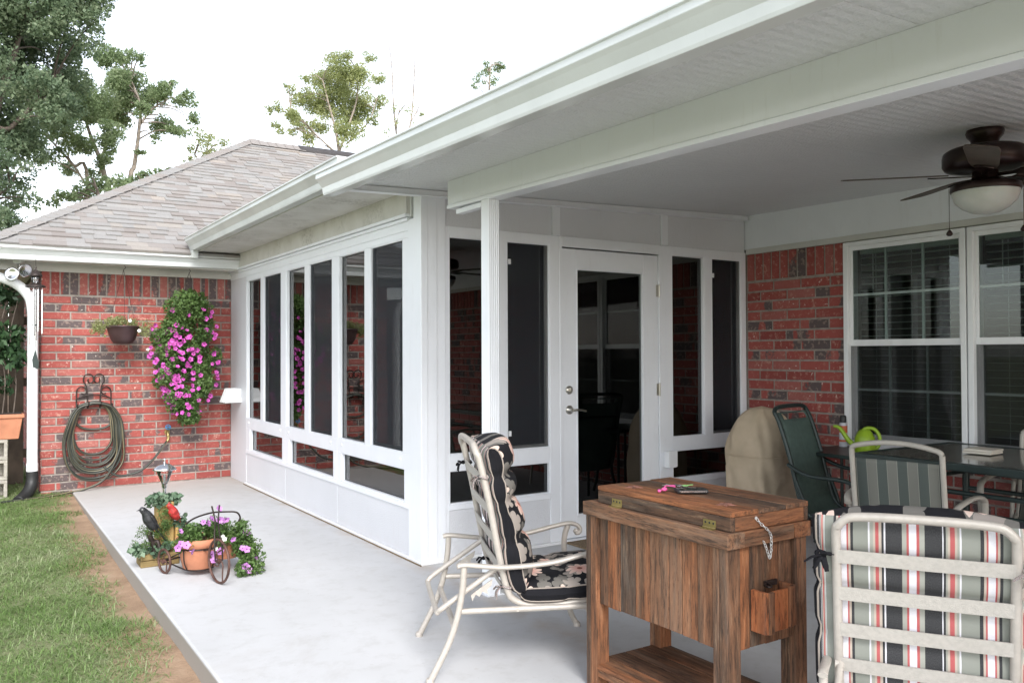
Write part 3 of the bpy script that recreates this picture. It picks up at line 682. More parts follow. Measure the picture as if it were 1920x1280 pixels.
# double hung windows in the right wall (x=3)
def dhwin(ya,yb,dark):
    m=MB(); X0,X1=2.962,3.09; fz0,fz1=WZ0+.02,2.125; f=.036
    m.box((X0,ya,fz0),(X1,ya-f,fz1)); m.box((X0,yb+f,fz0),(X1,yb,fz1)); m.box((X0,ya-f,fz1-.03),(X1,yb+f,fz1)); m.box((X0-.01,ya-f,fz0),(X1,yb+f,fz0+.05))
    fr=m.build('window','vinyl',house,bevel=.002)
    mz=1.372; a,c=ya-f,yb+f
    s=MB(); xs=2.992
    s.box((xs,a,mz),(xs+.035,c,mz+.045)); s.box((xs,a,fz1-.06),(xs+.03,c,fz1-.03)); s.box((xs,a,mz+.045),(xs+.03,a-.022,fz1-.06)); s.box((xs,c+.022,mz+.045),(xs+.03,c,fz1-.06))
    for k in (1,2): yy=a+(c-a)*k/3; s.box((xs+.012,yy-.009,mz+.045),(xs+.026,yy+.009,fz1-.06))
    zz=(mz+.045+fz1-.06)/2; s.box((xs+.010,a-.022,zz-.009),(xs+.024,c+.022,zz+.009)); s.build('upper_sash','vinyl',fr,bevel=.0015)
    s=MB(); xs=3.034
    s.box((xs,a,mz),(xs+.035,c,mz+.04)); s.box((xs,a,fz0+.05),(xs+.03,c,fz0+.1)); s.box((xs,a,fz0+.1),(xs+.03,a-.022,mz)); s.box((xs,c+.022,fz0+.1),(xs+.03,c,mz))
    for k in (1,2): yy=a+(c-a)*k/3; s.box((xs+.012,yy-.008,fz0+.1),(xs+.026,yy+.008,mz))
    zz=(mz+fz0+.1)/2; s.box((xs+.010,a-.022,zz-.008),(xs+.024,c+.022,zz+.008)); s.build('lower_sash','vinyl',fr,bevel=.0015)
    s=MB(); s.box((3.000,a,mz+.04),(3.003,c,fz1-.05)); s.box((3.042,a,fz0+.06),(3.045,c,mz+.01)); s.each('pane','glasshouse',fr)
    s=MB(); s.box((2.997,a,fz0+.05),(2.9975,c,mz)); s.build('insect_screen','screenlight',fr)
    s=MB(); zt=fz1-.04; s.box((3.10,a-.01,zt-.04),(3.15,c+.01,zt)); z=zt-.07
    while z>fz0+.03:
        s.hexa([(3.10,c+.015,z-.001),(3.148,c+.015,z-.004),(3.148,a-.015,z-.004),(3.10,a-.015,z-.001),(3.10,c+.015,z+.0015),(3.148,c+.015,z-.001),(3.148,a-.015,z-.001),(3.10,a-.015,z+.0015)]); z-=.0475
    for k in (.17,.5,.83): yy=a+(c-a)*k; s.box((3.098,yy-.0015,fz0+.03),(3.0995,yy+.0015,zt))
    s.tube([(3.095,a-.12,zt-.03),(3.095,a-.12,zt-.33)],.004,6); s.build('blind','blind',fr)
dhwin(WY0,-1.825,0); dhwin(-1.835,-2.80,0)
b=MB(); b.box((2.955,WY0+.0,WZ0-.055),(3.02,-2.8,WZ0+.018)); b.build('window_sill','brick',house,bevel=.004)
# ================================================================== SUNROOM
sun=thing('sunroom','white framed glass sunroom with dark tinted windows and a glass door at the patio corner','sunroom',(0,0,0))
WT,WB,LT,LB=2.086,.675,.577,.357
mods=[(3.972,2.718,(3.955,3.473),(3.372,2.843),(3.843,2.80)),(2.718,1.454,(2.690,2.197),(2.09,1.561),(2.61,1.533)),(1.454,.19,(1.425,.914),(.812,.283),(1.371,.262))]
# corner post
b=MB(); b.box((-.012,-.012,0),(.10,.10,2.372)); b.box((-.006,.10,0),(.09,.19,2.2)); b.box((.10,-.006,0),(.165,.09,2.36)); b.box((-.016,-.016,0),(.03,.03,2.33)); b.build('corner_post','white',sun,bevel=.003,seg=2)
b=MB(); b.box((-.004,.150,2.215),(.05,.188,2.376)); b.build('corner_trim','vinyl',sun,bevel=.002)
b=MB(); b.box((0,3.975,.0),(.08,4.566,2.205)); b.build('end_panel','panel',sun,bevel=.002)
for (ya,yb,u1,u2,lo) in mods:
    k=MB(); k.box((.004,yb+.004,.02),(.07,ya-.004,LB-.034)); k.build('kick_panel','panel',sun,bevel=.002)
    w=MB()
    w.box((0,yb,LT),(.07,ya,WB)); w.box((-.006,yb,LB-.034),(.07,ya,LB)); w.box((0,yb,WT),(.07,ya,WT+.045))
    w.box((0,lo[0],LB),(.07,ya,LT)); w.box((0,yb,LB),(.07,lo[1],LT))
    w.box((0,u1[0],WB),(.07,ya,WT)); w.box((0,u2[0],WB),(.07,u1[1],WT)); w.box((0,yb,WB),(.07,u2[1],WT))
    # thin glazing beads
    for (a,c,z0,z1) in ((u1[0],u1[1],WB,WT),(u2[0],u2[1],WB,WT),(lo[0],lo[1],LB,LT)):
        w.box((.002,a-.009,z0),(.03,a,z1)); w.box((.002,c,z0),(.03,c+.009,z1)); w.box((.002,c,z0),(.03,a,z0+.009)); w.box((.002,c,z1-.009),(.03,a,z1))
    w=w.build('window','white',sun,bevel=.0018)
    g=MB(); g.box((.034,u1[1],WB),(.038,u1[0],WT)); g.box((.024,u2[1],WB),(.028,u2[0],WT)); g.box((.034,lo[1],LB),(.038,lo[0],LT)); g.each('pane','glass',w)
    g=MB(); g.box((.014,u2[1]+.002,WB+.002),(.0145,u2[0]-.002,WT-.002)); g.build('insect_screen','screenout',w)
    g=MB(); s0=u2[0]-.012; g.box((.018,s0-.022,WB+.01),(.03,s0,WT-.01)); g.box((.018,u2[1]+.009,WB+.01),(.03,u2[1]+.03,WT-.01)); g.box((.018,u2[1]+.03,WB+.01),(.03,s0-.022,WB+.03)); g.build('screen_frame','greenmetal',w)
    g=MB()
    for yy in (ya-.10,yb+.13): g.ball((-.001,yy,LT+.058),.011,10,sc=(.7,1,1))
    g.each('weep_cap','vinyl',w)
b=MB(); b.box((-.004,.19,WT+.045),(.08,4.566,WT+.105)); b.box((-.022,.17,WT+.105),(.07,4.566,WT+.125)); b.box((-.040,.165,2.215),(.06,4.566,2.235)); b.box((-.012,.16,WT+.13),(.06,4.566,2.214)); b.build('head_track','white',sun,bevel=.002)
b=MB(); b.box((-.020,-.021,0.0),(.07,3.98,.019)); b.box((.0705,-.021,0),(2.02-.95,.068,.019)); b.box((2.03,-.021,0),(3.0,.068,.019)); b.each('base_track','vinyl',sun,bevel=.003)
b=MB(); b.box((-.028,-.027,.0006),(-.0205,3.98,.0065)); b.build('sealant','mat',sun)
# front wall (y=0)
D0,D1=1.098,2.012
b=MB()
def fb(x0,x1,z0,z1,y0=0.,y1=.07): b.box((x0,y0,z0),(x1,y1,z1))
fb(.165,.191,0,2.15); fb(.54,.635,WB,WT); fb(.991,1.075,.0,2.15)
fb(.191,.991,LT,WB); fb(.191,.991,LB-.034,LB,-.005); fb(.191,.991,WT,2.15)
fb(2.035,2.15,0,2.15); fb(2.15,2.93,LT,WB); fb(2.501,2.586,WB,WT); fb(2.15,2.93,LB-.034,LB,-.005); fb(2.15,2.93,WT,2.15); fb(2.93,2.985,0,2.15)
for (a,c,z0,z1) in ((.191,.54,WB,WT),(.635,.991,WB,WT),(.191,.991,LB,LT),(2.15,2.501,WB,WT),(2.586,2.93,WB,WT),(2.15,2.93,LB,LT)):
    fb(a,a+.009,z0,z1,.002,.03); fb(c-.009,c,z0,z1,.002,.03); fb(a+.009,c-.009,z0,z0+.009,.002,.03); fb(a+.009,c-.009,z1-.009,z1,.002,.03)
w=b.build('window','white',sun,bevel=.0018)
g=MB(); 
for (a,c,z0,z1,yy) in ((.191,.54,WB,WT,.034),(.635,.991,WB,WT,.052),(.191,.991,LB,LT,.034),(2.15,2.501,WB,WT,.034),(2.586,2.93,WB,WT,.052),(2.15,2.93,LB,LT,.034)): g.box((a,yy,z0),(c,yy+.004,z1))
g.each('pane','glassdoor',w)
g=MB(); g.box((.646,.012,WB+.002),(.980,.0125,WT-.002)); g.box((2.597,.012,WB+.002),(2.919,.0125,WT-.002)); g.each('insect_screen','screenout',w)
g=MB()
for a,c in ((.644,.982),(2.595,2.921)): g.box((c-.022,.016,WB+.01),(c,.03,WT-.01)); g.box((a,.016,WB+.028),(a+.006,.03,WT-.01)); g.box((a,.016,WB+.01),(c-.022,.03,WB+.028)); g.build('screen_frame','zinc',w); g=MB()
for x,z in ((.652,1.93),(.652,.77),(2.60,1.93)): g.box((x,.006,z),(x+.02,.018,z+.035))
g.each('screen_latch','vinyl',w)
b=MB(); b.box((.191,.006,.02),(.99,.06,LB-.036)); b.build('kick_panel','panel',sun); b=MB(); b.box((2.152,.006,.02),(2.93,.06,LB-.036)); b.build('kick_panel','panel',sun)
for a,c in ((.165,1.015),(1.085,2.045),(2.115,2.985)):
    b=MB(); dz=.0314
    b.hexa([(a,.012,2.152),(c,.012,2.152),(c,.06,2.152),(a,.06,2.152),(a,.012,2.355+dz*a),(c,.012,2.355+dz*c),(c,.06,2.355+dz*c),(a,.06,2.355+dz*a)]); b.build('upper_panel','panel',sun)
b=MB(); b.box((1.017,-.002,2.152),(1.083,.06,2.375)); b.box((2.047,-.002,2.152),(2.113,.06,2.40)); b.each('mullion','white',sun,bevel=.002)
# door
b=MB(); fb(1.075,1.096,0,2.15,-.002); fb(2.014,2.035,0,2.15,-.002); fb(1.096,2.014,2.078,2.15,-.002); fb(1.09,2.02,0.,.02,-.03,.1); b.build('door_frame','white',sun,bevel=.002)
b=MB(); GX0,GX1,GZ0,GZ1=1.224,1.864,.175,1.932
fb(1.099,GX0,.024,2.068,.006,.05); fb(GX1,2.010,.024,2.068,.006,.05); fb(GX0,GX1,.024,GZ0,.006,.05); fb(GX0,GX1,GZ1,2.068,.006,.05)
fb(GX0,GX0+.012,GZ0,GZ1,0,.03); fb(GX1-.012,GX1,GZ0,GZ1,0,.03); fb(GX0+.012,GX1-.012,GZ0,GZ0+.012,0,.03); fb(GX0+.012,GX1-.012,GZ1-.012,GZ1,0,.03)
door=b.build('door','white',sun,bevel=.0025)
g=MB(); g.box((GX0,.024,GZ0),(GX1,.028,GZ1)); g.build('pane','glassdoor',door)
g=MB(); g.lathe((1.158,.006,1.068),[(.030,0),(.030,.006),(.024,.012),(.012,.014)],20,axis=(0,-1,0)); g.box((1.154,-.026,1.052),(1.162,-.006,1.084)); g.build('deadbolt','nickel',door)
g=MB(); g.lathe((1.160,.006,.928),[(.032,0),(.032,.006),(.026,.012),(.013,.016),(.012,.045)],20,axis=(0,-1,0)); g.tube(spline([(1.158,-.045,.928),(1.19,-.05,.930),(1.235,-.048,.925),(1.27,-.044,.918)],5),[.011]*5+[.009]*5+[.008]*6,10,flat=(1,.8)); g.build('lever_handle','nickel',door)
for z in (1.80,1.05,.30): 
    g=MB(); g.tube([(2.013,-.006,z-.05),(2.013,-.006,z+.05)],.006,8); g.box((1.99,.001,z-.045),(2.012,.0055,z+.045)); g.build('hinge','nickel',door)
b=MB(); b.box((2.055,-.055,.455),(2.135,-.003,.575)); b.box((2.05,-.062,.46),(2.14,-.055,.58)); tag(b.build('outlet_cover','vinyl',bevel=.006,seg=2),'white weatherproof outlet box on the post right of the glass door','outlet box')
# vent hood on long wall
b=MB()
Y0,Y1=4.14,4.40
b.prism([(0,Y0+.035,.965),(0,Y0,.83),(-.140,Y0-.00,.83),(-.082,Y0+.035,.965)],(0,0,0),(0,Y1-Y0-.0,0))
for k in range(4):
    yy=Y0+.01+k*.075; b.box((-.166,yy,.826),(-.002,yy+.018,.842)); b.hexa([(-.165,yy,.83),(-.001,yy,.83),(-.001,yy+.018,.83),(-.165,yy+.018,.83),(-.112,yy,.972),(-.001,yy,.972),(-.001,yy+.018,.972),(-.112,yy+.018,.972)])
tag(b.build('vent_hood','vinyl',bevel=.004),'white louvred vent hood on the sunroom wall near the brick','vent hood')
# inside the sunroom : dim ceiling, house walls, floor covering
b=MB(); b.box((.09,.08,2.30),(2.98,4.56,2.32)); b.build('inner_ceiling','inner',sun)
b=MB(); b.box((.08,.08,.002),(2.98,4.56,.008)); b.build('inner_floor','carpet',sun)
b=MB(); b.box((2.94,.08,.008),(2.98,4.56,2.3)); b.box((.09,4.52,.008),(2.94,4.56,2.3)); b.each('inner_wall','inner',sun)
# ================================================================== PATIO COVER
pc=thing('patio_cover','white insulated aluminium patio cover with long beam, gutter and fluted post','patio roof',(.03,-.773,0))
def rz(x,y): return 2.361+.0314*x+.016*y
YS=[0.06,-.84,-2.073,-3.30,-4.53,-5.76,-6.99]
for i in range(6):
    y0,y1=YS[i]-.0012,YS[i+1]+.0012; b=MB(); t=.075
    P=[(-.50,y1),(2.99,y1),(2.99,y0),(-.50,y0)]
    b.hexa([(x,y,rz(x,y)) for x,y in P]+[(x,y,rz(x,y)+t) for x,y in P]); b.build('roof_panel','ceiling',pc,bevel=.0015)
b=MB(); # fascia rail along eave and gable rail at y=0
b.hexa([(-.53,-7,rz(-.5,-7)-.006),(-.498,-7,rz(-.5,-7)-.006),(-.498,.05,rz(-.5,.05)-.006),(-.53,.05,rz(-.5,.05)-.006),(-.53,-7,rz(-.5,-7)+.09),(-.498,-7,rz(-.5,-7)+.09),(-.498,.05,rz(-.5,.05)+.09),(-.53,.05,rz(-.5,.05)+.09)])
b.hexa([(-.56,-7,rz(-.5,-7)-.012),(-.47,-7,rz(-.5,-7)-.012),(-.47,.05,rz(-.5,.05)-.012),(-.56,.05,rz(-.5,.05)-.012),(-.56,-7,rz(-.5,-7)-.006),(-.47,-7,rz(-.5,-7)-.006),(-.47,.05,rz(-.5,.05)-.006),(-.56,.05,rz(-.5,.05)-.006)])
b.build('fascia','gutter',pc,bevel=.002)
b=MB(); x0,x1=-.50,2.98
b.hexa([(x0,-.035,rz(x0,0)-.038),(x1,-.035,rz(x1,0)-.038),(x1,.011,rz(x1,0)-.038),(x0,.011,rz(x0,0)-.038),(x0,-.035,rz(x0,0)-.003),(x1,-.035,rz(x1,0)-.003),(x1,.011,rz(x1,0)-.003),(x0,.011,rz(x0,0)-.003)])
b.hexa([(x0,-.05,rz(x0,0)-.043),(x1,-.05,rz(x1,0)-.043),(x1,.011,rz(x1,0)-.043),(x0,.011,rz(x0,0)-.043),(x0,-.05,rz(x0,0)-.038),(x1,-.05,rz(x1,0)-.038),(x1,.011,rz(x1,0)-.038),(x0,.011,rz(x0,0)-.038)])
b.build('wall_channel','white',pc,bevel=.0015)
gz0=rz(-.5,0)-.07; gutter('gutter','gutter',(-.562,.06,2.272),(-.562,-7,2.272-.019*7),(-1,0,0),pc,1.0)
# beam: hollow section with lip
b=MB(); BX0,BX1=-.005,.072; ya,yb=-.345,-7.
def bz(y): return 2.190+.0218*(y+.345)
b.hexa([(BX0,yb,bz(yb)+.022),(BX1,yb,bz(yb)+.022),(BX1,ya,bz(ya)+.022),(BX0,ya,bz(ya)+.022),(BX0,yb,rz(.04,yb)-.001),(BX1,yb,rz(.1,yb)-.001),(BX1,ya,rz(.1,ya)-.001),(BX0,ya,rz(.04,ya)-.001)])
b.hexa([(BX0-.006,yb,bz(yb)),(BX1+.01,yb,bz(yb)),(BX1+.01,ya-.0,bz(ya)),(BX0-.006,ya,bz(ya)),(BX0-.006,yb,bz(yb)+.0205),(BX1+.01,yb,bz(yb)+.0205),(BX1+.01,ya,bz(ya)+.0205),(BX0-.006,ya,bz(ya)+.0205)])
b.build('beam','white',pc,bevel=.002)
b=MB(); b.box((.010,-.42,2.150),(.055,-.735,2.1785)); b.build('beam_splice','white',pc,bevel=.002)
# fluted column
b=MB(); cx,cy,h=.030,-.773,.0405; prof=[]
def side(ax,sg):
    out=[]
    for k in range(5):
        a=-h+.010+k*(2*h-.02)/5; wq=(2*h-.02)/5; out+=[(a,0),(a+wq*.3,-.004),(a+wq*.7,-.004),(a+wq,0)]
    return out
for (ux,uy,nx,ny) in ((1,0,0,-1),(0,1,1,0),(-1,0,0,1),(0,-1,-1,0)):
    for a,d in side(0,0): prof.append((cx+ux*a+nx*(h+d),cy+uy*a+ny*(h+d)))
b.prism([(x,y,0.0) for x,y in prof],(0,0,0),(0,0,bz(cy)-.001)); b.build('post','white',pc)
b=MB(); b.box((cx-h-.012,cy-h-.012,.001),(cx+h+.012,cy+h+.012,.006)); b.build('post_base','white',pc)
# ================================================================== COOLER BOX
random.seed(21)
ck=thing('patio_cooler','rustic wooden cooler chest on legs with hinged lid and hanging chain','cooler chest',(-.11,-2.48,0))
X0,X1,Y0,Y1=-.318,.085,-2.806,-2.062
def pl(name,boxes,mat,parent=ck,bevel=.003,each=False):
    b=MB(); [b.box(a,c) for a,c in boxes]; return (b.each if each else b.build)(name,mat,parent,bevel=bevel,seg=2)
lw=.064
for (x,y) in ((X0,Y0),(X0,Y1-lw),(X1-lw,Y0),(X1-lw,Y1-lw)):
    pl('leg',[((x,y,0),(x+lw,y+lw*.55,.682)),((x,y+lw*.55+.0015,0),(x+lw,y+lw,.682))],'woodz')
xi0,xi1,yi0,yi1=X0+.016,X1-.016,Y0+.014,Y1-.014
bb=[];y=Y0+lw+.001
wds=[.085,.075,.062,.1,.08,.085,.075,.1]
for i,wd in enumerate(wds):
    y1=min(y+wd,Y1-lw-.001); bb.append(((xi0+random.uniform(-.002,.002),y,.338+random.uniform(-.003,.003)),(xi0+.02,y1-.0015,.682))); y=y1
    if y>=Y1-lw-.002: break
pl('side_panel',bb,'woodz')
pl('side_panel',[((xi1-.02,Y0+lw,.338),(xi1,Y1-lw,.682))],'woodz')
bb=[];x=X0+lw+.001
for i,wd in enumerate([.062,.075,.07,.09,.1]):
    x1=min(x+wd,X1-lw-.001); bb.append(((x,yi0+random.uniform(-.002,.002),.334+random.uniform(-.003,.003)),(x1-.0015,yi0+.02,.682))); x=x1
    if x>=X1-lw-.002: break
pl('end_panel',bb,'woodz'); pl('end_panel',[((X0+lw,yi1-.02,.338),(X1-lw,yi1,.682))],'woodz')
pl('chest_bottom',[((X0+.04,Y0+.04,.342),(X1-.04,Y1-.04,.354))],'woody')
pl('top_rail',[((X0-.009,Y0-.012,.680),(X0+.075,Y1+.009,.733))],'woody'); pl('top_rail',[((X1-.075,Y0-.012,.680),(X1+.010,Y1+.009,.733))],'woody')
pl('top_rail',[((X0+.0765,Y0-.010,.680),(X1-.0765,Y0+.06,.732))],'woodx'); pl('top_rail',[((X0+.0765,Y1-.06,.680),(X1-.0765,Y1+.007,.732))],'woodx')
lx0,lx1,ly0,ly1=-.300,.093,-2.808,-2.118
lid=pl('lid',[((lx0,ly0,.7345),(lx0+.022,ly1,.782)),((lx1-.022,ly0,.7345),(lx1,ly1,.782)),((lx0-.001,ly0-.001,.7825),(lx0+.135,ly1+.001,.8)),((lx0+.137,ly0-.001,.7825),(lx0+.275,ly1+.001,.7985)),((lx0+.277,ly0-.001,.7825),(lx1+.001,ly1+.001,.801))],'woody')
pl('lid_end',[((lx0+.0225,ly0,.7345),(lx1-.0225,ly0+.022,.782)),((lx0+.0225,ly1-.022,.7345),(lx1-.0225,ly1,.782))],'woodx',lid,each=True)
# hinges on the camera side
for y in (-2.235,-2.715):
    b=MB(); b.box((lx0-.0025,y-.028,.739),(lx0-.0003,y+.028,.763),0); b.box((lx0-.020,y-.028,.7332),(lx0-.001,y+.028,.7355),0); b.tube([(lx0-.004,y-.028,.7372),(lx0-.004,y+.028,.7372)],.003,8)
    for k in (-.018,0,.018): b.lathe((lx0-.0025,y+k,.753),[(.0042,0),(.003,.001)],8,1,axis=(-1,0,0))
    b.build('hinge',['brass','black'],ck)
# copper stars on lid
for (x,y,a) in ((-.215,-2.235,.3),(-.205,-2.70,.15)):
    pts=[(x+ (.036 if k%2==0 else .015)*math.cos(a+k*PI/5),y+(.036 if k%2==0 else .015)*math.sin(a+k*PI/5)) for k in range(10)]
    b=MB(); vs=[(p[0],p[1],.8006) for p in pts]+[(p[0],p[1],.8022) for p in pts]+[(x,y,.8085)]
    b.add(vs,[(i,(i+1)%10,(i+1)%10+10,i+10) for i in range(10)]+[(i+10,(i+1)%10+10,20) for i in range(10)]); b.build('metal_star','copper',lid)
# chain
def chain(pts):
    b=MB(); P=spline(pts,12); L_=[0]
    for i in range(1,len(P)): L_.append(L_[-1]+np.linalg.norm(P[i]-P[i-1]))
    s=0;k=0;step=.0118
    while s<L_[-1]-step:
        def at(q):
            i=max(j for j in range(len(L_)) if L_[j]<=q+1e-9); i=min(i,len(P)-2); t=(q-L_[i])/(L_[i+1]-L_[i]); return P[i]*(1-t)+P[i+1]*t
        a,c=at(s),at(s+step*1.25); m=(a+c)/2; d=(c-a); ln=np.linalg.norm(d); d/=ln
        q=np.cross(d,V3((0,1,0))); q/=np.linalg.norm(q); 
        if k%2: q=np.cross(d,q)
        b.tube([m+d*math.cos(t)*ln*.55+q*math.sin(t)*.0042 for t in [2*PI*i/10 for i in range(10)]],.0013,5,closed=True); s+=step;k+=1
    return b
yf=Y0-.020
cp=[(-.180,ly0-.003,.770),(-.166,ly0-.007,.752),(-.150,yf+.004,.738),(-.132,yf+.002,.722),(-.123,yf+.002,.708),(-.122,yf+.002,.670),(-.126,yf+.002,.640),(-.130,yf+.002,.630),(-.137,yf+.002,.642),(-.145,yf+.002,.665),(-.158,yf+.002,.688),(-.166,yf+.004,.702)]
b=chain(cp); b.lathe((-.180,ly0-.001,.770),[(.006,0),(.006,.002)],10,axis=(0,-1,0)); b.build('chain','zinc',ck)
# bottle cap catcher with opener
cb=MB(); q0,q1=-.193,-.035
cb.box((q0,Y0-.052,.392),(q0+.016,Y0+.012,.530)); cb.box((q0+.0165,Y0-.054,.390),(q0+.045,Y0-.040,.528)); cb.box((q1-.016,Y0-.052,.400),(q1,Y0+.012,.536)); cb.box((q1-.036,Y0-.054,.398),(q1-.0165,Y0-.040,.534)); cb.box((q0+.0455,Y0-.046,.394),(q1-.0365,Y0-.036,.528)); cb.box((q0+.0165,Y0-.039,.394),(q1-.0165,Y0+.010,.404))
cb.build('cap_catcher','cedarlight',ck,bevel=.002)
b=MB(); b.box((-.125,Y0+.004,.530),(-.065,Y0+.014,.548)); b.tube(spline([(-.115,Y0+.004,.542),(-.122,Y0-.018,.538),(-.134,Y0-.022,.536),(-.138,Y0-.012,.537),(-.130,Y0+.004,.542)],5),.0035,8); b.build('bottle_opener','iron',ck)
sb=[];x=X0+.004
while x<X1-.02: sb.append(((x,Y0+.012,.082),(min(x+.092,X1-.004),Y1-.012,.098))); x+=.094
pl('shelf',sb,'woody'); pl('shelf_rail',[((X0+.006,Y0+.06,.050),(X0+.026,Y1-.06,.0815)),((X1-.026,Y0+.06,.050),(X1-.006,Y1-.06,.0815))],'woody',each=True)
# phone wallet and keys on lid
ph=thing('phone','black phone lying on the wooden cooler lid','phone',(-.12,-2.40,.801))
b=MB(); u=V3((.86,-.5,0));v=V3((.5,.86,0)); pc0=V3((-.125,-2.455,.810)); b.cbox(pc0,(.058,.034,.0072),u,v); b.build('case','black',ph,bevel=.005,seg=3)
b=MB(); b.cbox(pc0-v*.0342+V3((0,0,.001)),(.050,.0006,.0028),u,v); b.build('trim','chrome',ph)
ky=thing('key_ring','bunch of keys with pink and green covers resting on the black phone','keys',(-.15,-2.40,.817))
b=MB(); kc=V3((-.155,-2.425,.822)); b.tube([kc+u*.016*math.cos(t)+v*.016*math.sin(t)+V3((0,0,.006*math.sin(t))) for t in [2*PI*i/20 for i in range(20)]],.0012,6,closed=True)
for a,mi in ((.5,1),(1.6,0),(-.6,0),(2.9,2),(2.2,0),(-1.5,0)):
    d=u*math.cos(a)+v*math.sin(a); n2=np.cross(d,(0,0,1)); z=V3((0,0,.0015*(mi+1)))
    b.cbox(kc+d*.026+z,(.010,.009,.0015),d,n2,(0,0,1),mi); b.cbox(kc+d*.050+z,(.016,.0038,.001),d,n2,(0,0,1),mi if mi==1 else 0)
b.build('keys',['chrome','limecord','pink'],ky,bevel=.0008)
b=MB(); q=kc-u*.05; b.tube(spline([kc-u*.016,q+v*.006+V3((0,0,.004)),q-u*.015-v*.004-V3((0,0,.009)),q-u*.03+v*.012-V3((0,0,.012))],6),.0022,6); b.ball(q-u*.008-V3((0,0,.008)),.011,10,sc=(1.2,.8,.7)); b.ball(q-u*.03-v*.012-V3((0,0,.012)),.008,8,sc=(1,1,.8)); b.build('pink_charm','pink',ky)
# ================================================================== CHAIRS
def cushion(path,hw,front,back,th,nU=22,tuft=(),edge=.42):
    """path: list of (s,z, thickness) centre line; returns meshes front/back/border closed puffy pad, local s=x, t=y"""
    P=[V3((a,0,c)) for a,c,_ in path]; T=[t for *_,t in path]; m=len(P); b=MB()
    ln=[0]
    for i in range(1,m): ln.append(ln[-1]+np.linalg.norm(P[i]-P[i-1]))
    def nrm(i):
        a=P[max(i-1,0)];c=P[min(i+1,m-1)]; d=(c-a)/np.linalg.norm(c-a); return np.cross(d,V3((0,1,0)))
    rows=[]
    for sgn in (1,-1):
        vs=[];uv=[]
        for i in range(m):
            n=nrm(i)*sgn
            # pad thins at its ends and at each pinch line
            e=min(ln[i],ln[-1]-ln[i])/.035; fe=math.sqrt(max(0,min(1,e*(2-min(e,1))))) if e<1 else 1
            pin=1.
            for tz,wid,dep in tuft: pin-=dep*math.exp(-((ln[i]-tz)/wid)**2)
            for k in range(nU+1):
                q=k/nU*2-1; h=1-abs(q)**5
                wob=1+.05*math.sin(ln[i]*31+k*.9)+.04*math.sin(k*1.7+ln[i]*17)
                yy=q*hw*(1-.13*(1-pin)); bul=1.0+.10*(1-abs(q)**2.2); ex_=(front*(1-abs(q)**2.6)*fe*(1-1.3*(1-pin)) if sgn>0 else 0)
                vs.append(P[i]+V3((0,yy,0))+n*T[i]*.5*(.62+.38*h**.5*wob)*fe*pin*bul+n*ex_); over=max(0,abs(yy)-.238)*2.3*(1 if yy>0 else -1); uv.append(((.225-yy-over) if sgn<0 else yy,ln[i]))
        rows.append((vs,uv))
    W=nU+1
    for (vs,uv),mi,fl in ((rows[0],0,0),(rows[1],1,1)):
        fs=[(i*W+k,i*W+k+1,(i+1)*W+k+1,(i+1)*W+k) for i in range(m-1) for k in range(nU)]; b.add(vs,fs,mi,uv=uv,smooth=True)
    A,B=rows[0][0],rows[1][0]
    for k0 in (0,nU):
        vs=[];uv=[]
        for i in range(m):
            a,c=A[i*W+k0],B[i*W+k0]; mid=(a+c)/2+V3((0,.012*(1 if k0 else -1),0)); vs+= [a,mid,c]; uv+=[(.234,ln[i]),(.264,ln[i]),(.290,ln[i])]
        b.add(vs,[(i*3,i*3+1,i*3+4,i*3+3) for i in range(m-1)],2,uv=uv,smooth=True); b.add(vs,[(i*3+1,i*3+2,i*3+5,i*3+4) for i in range(m-1)],2,uv=uv,smooth=True)
    for i0 in (0,m-1):
        vs=[A[i0*W+k] for k in range(W)]+[B[i0*W+k] for k in range(W)]; b.add(vs,[(k,k+1,k+1+W,k+W) for k in range(nU)],2,uv=[(0,0)]*len(vs))
    pip=[[A[i*W+k] for i in range(m)] for k in (0,nU)]+[[B[i*W+k] for i in range(m)] for k in (0,nU)]
    return b,pip
def resample(path,n=46):
    P=[np.array(p,float) for p in path]; S=[]
    for i in range(len(P)-1):
        for j in range(6):
            t=j/6; a,b_,c,d=P[max(i-1,0)],P[i],P[i+1],P[min(i+2,len(P)-1)]
            S.append(.5*((2*b_)+(c-a)*t+(2*a-5*b_+4*c-d)*t*t+(-a+3*b_-3*c+d)*t**3))
    S.append(P[-1]); return S
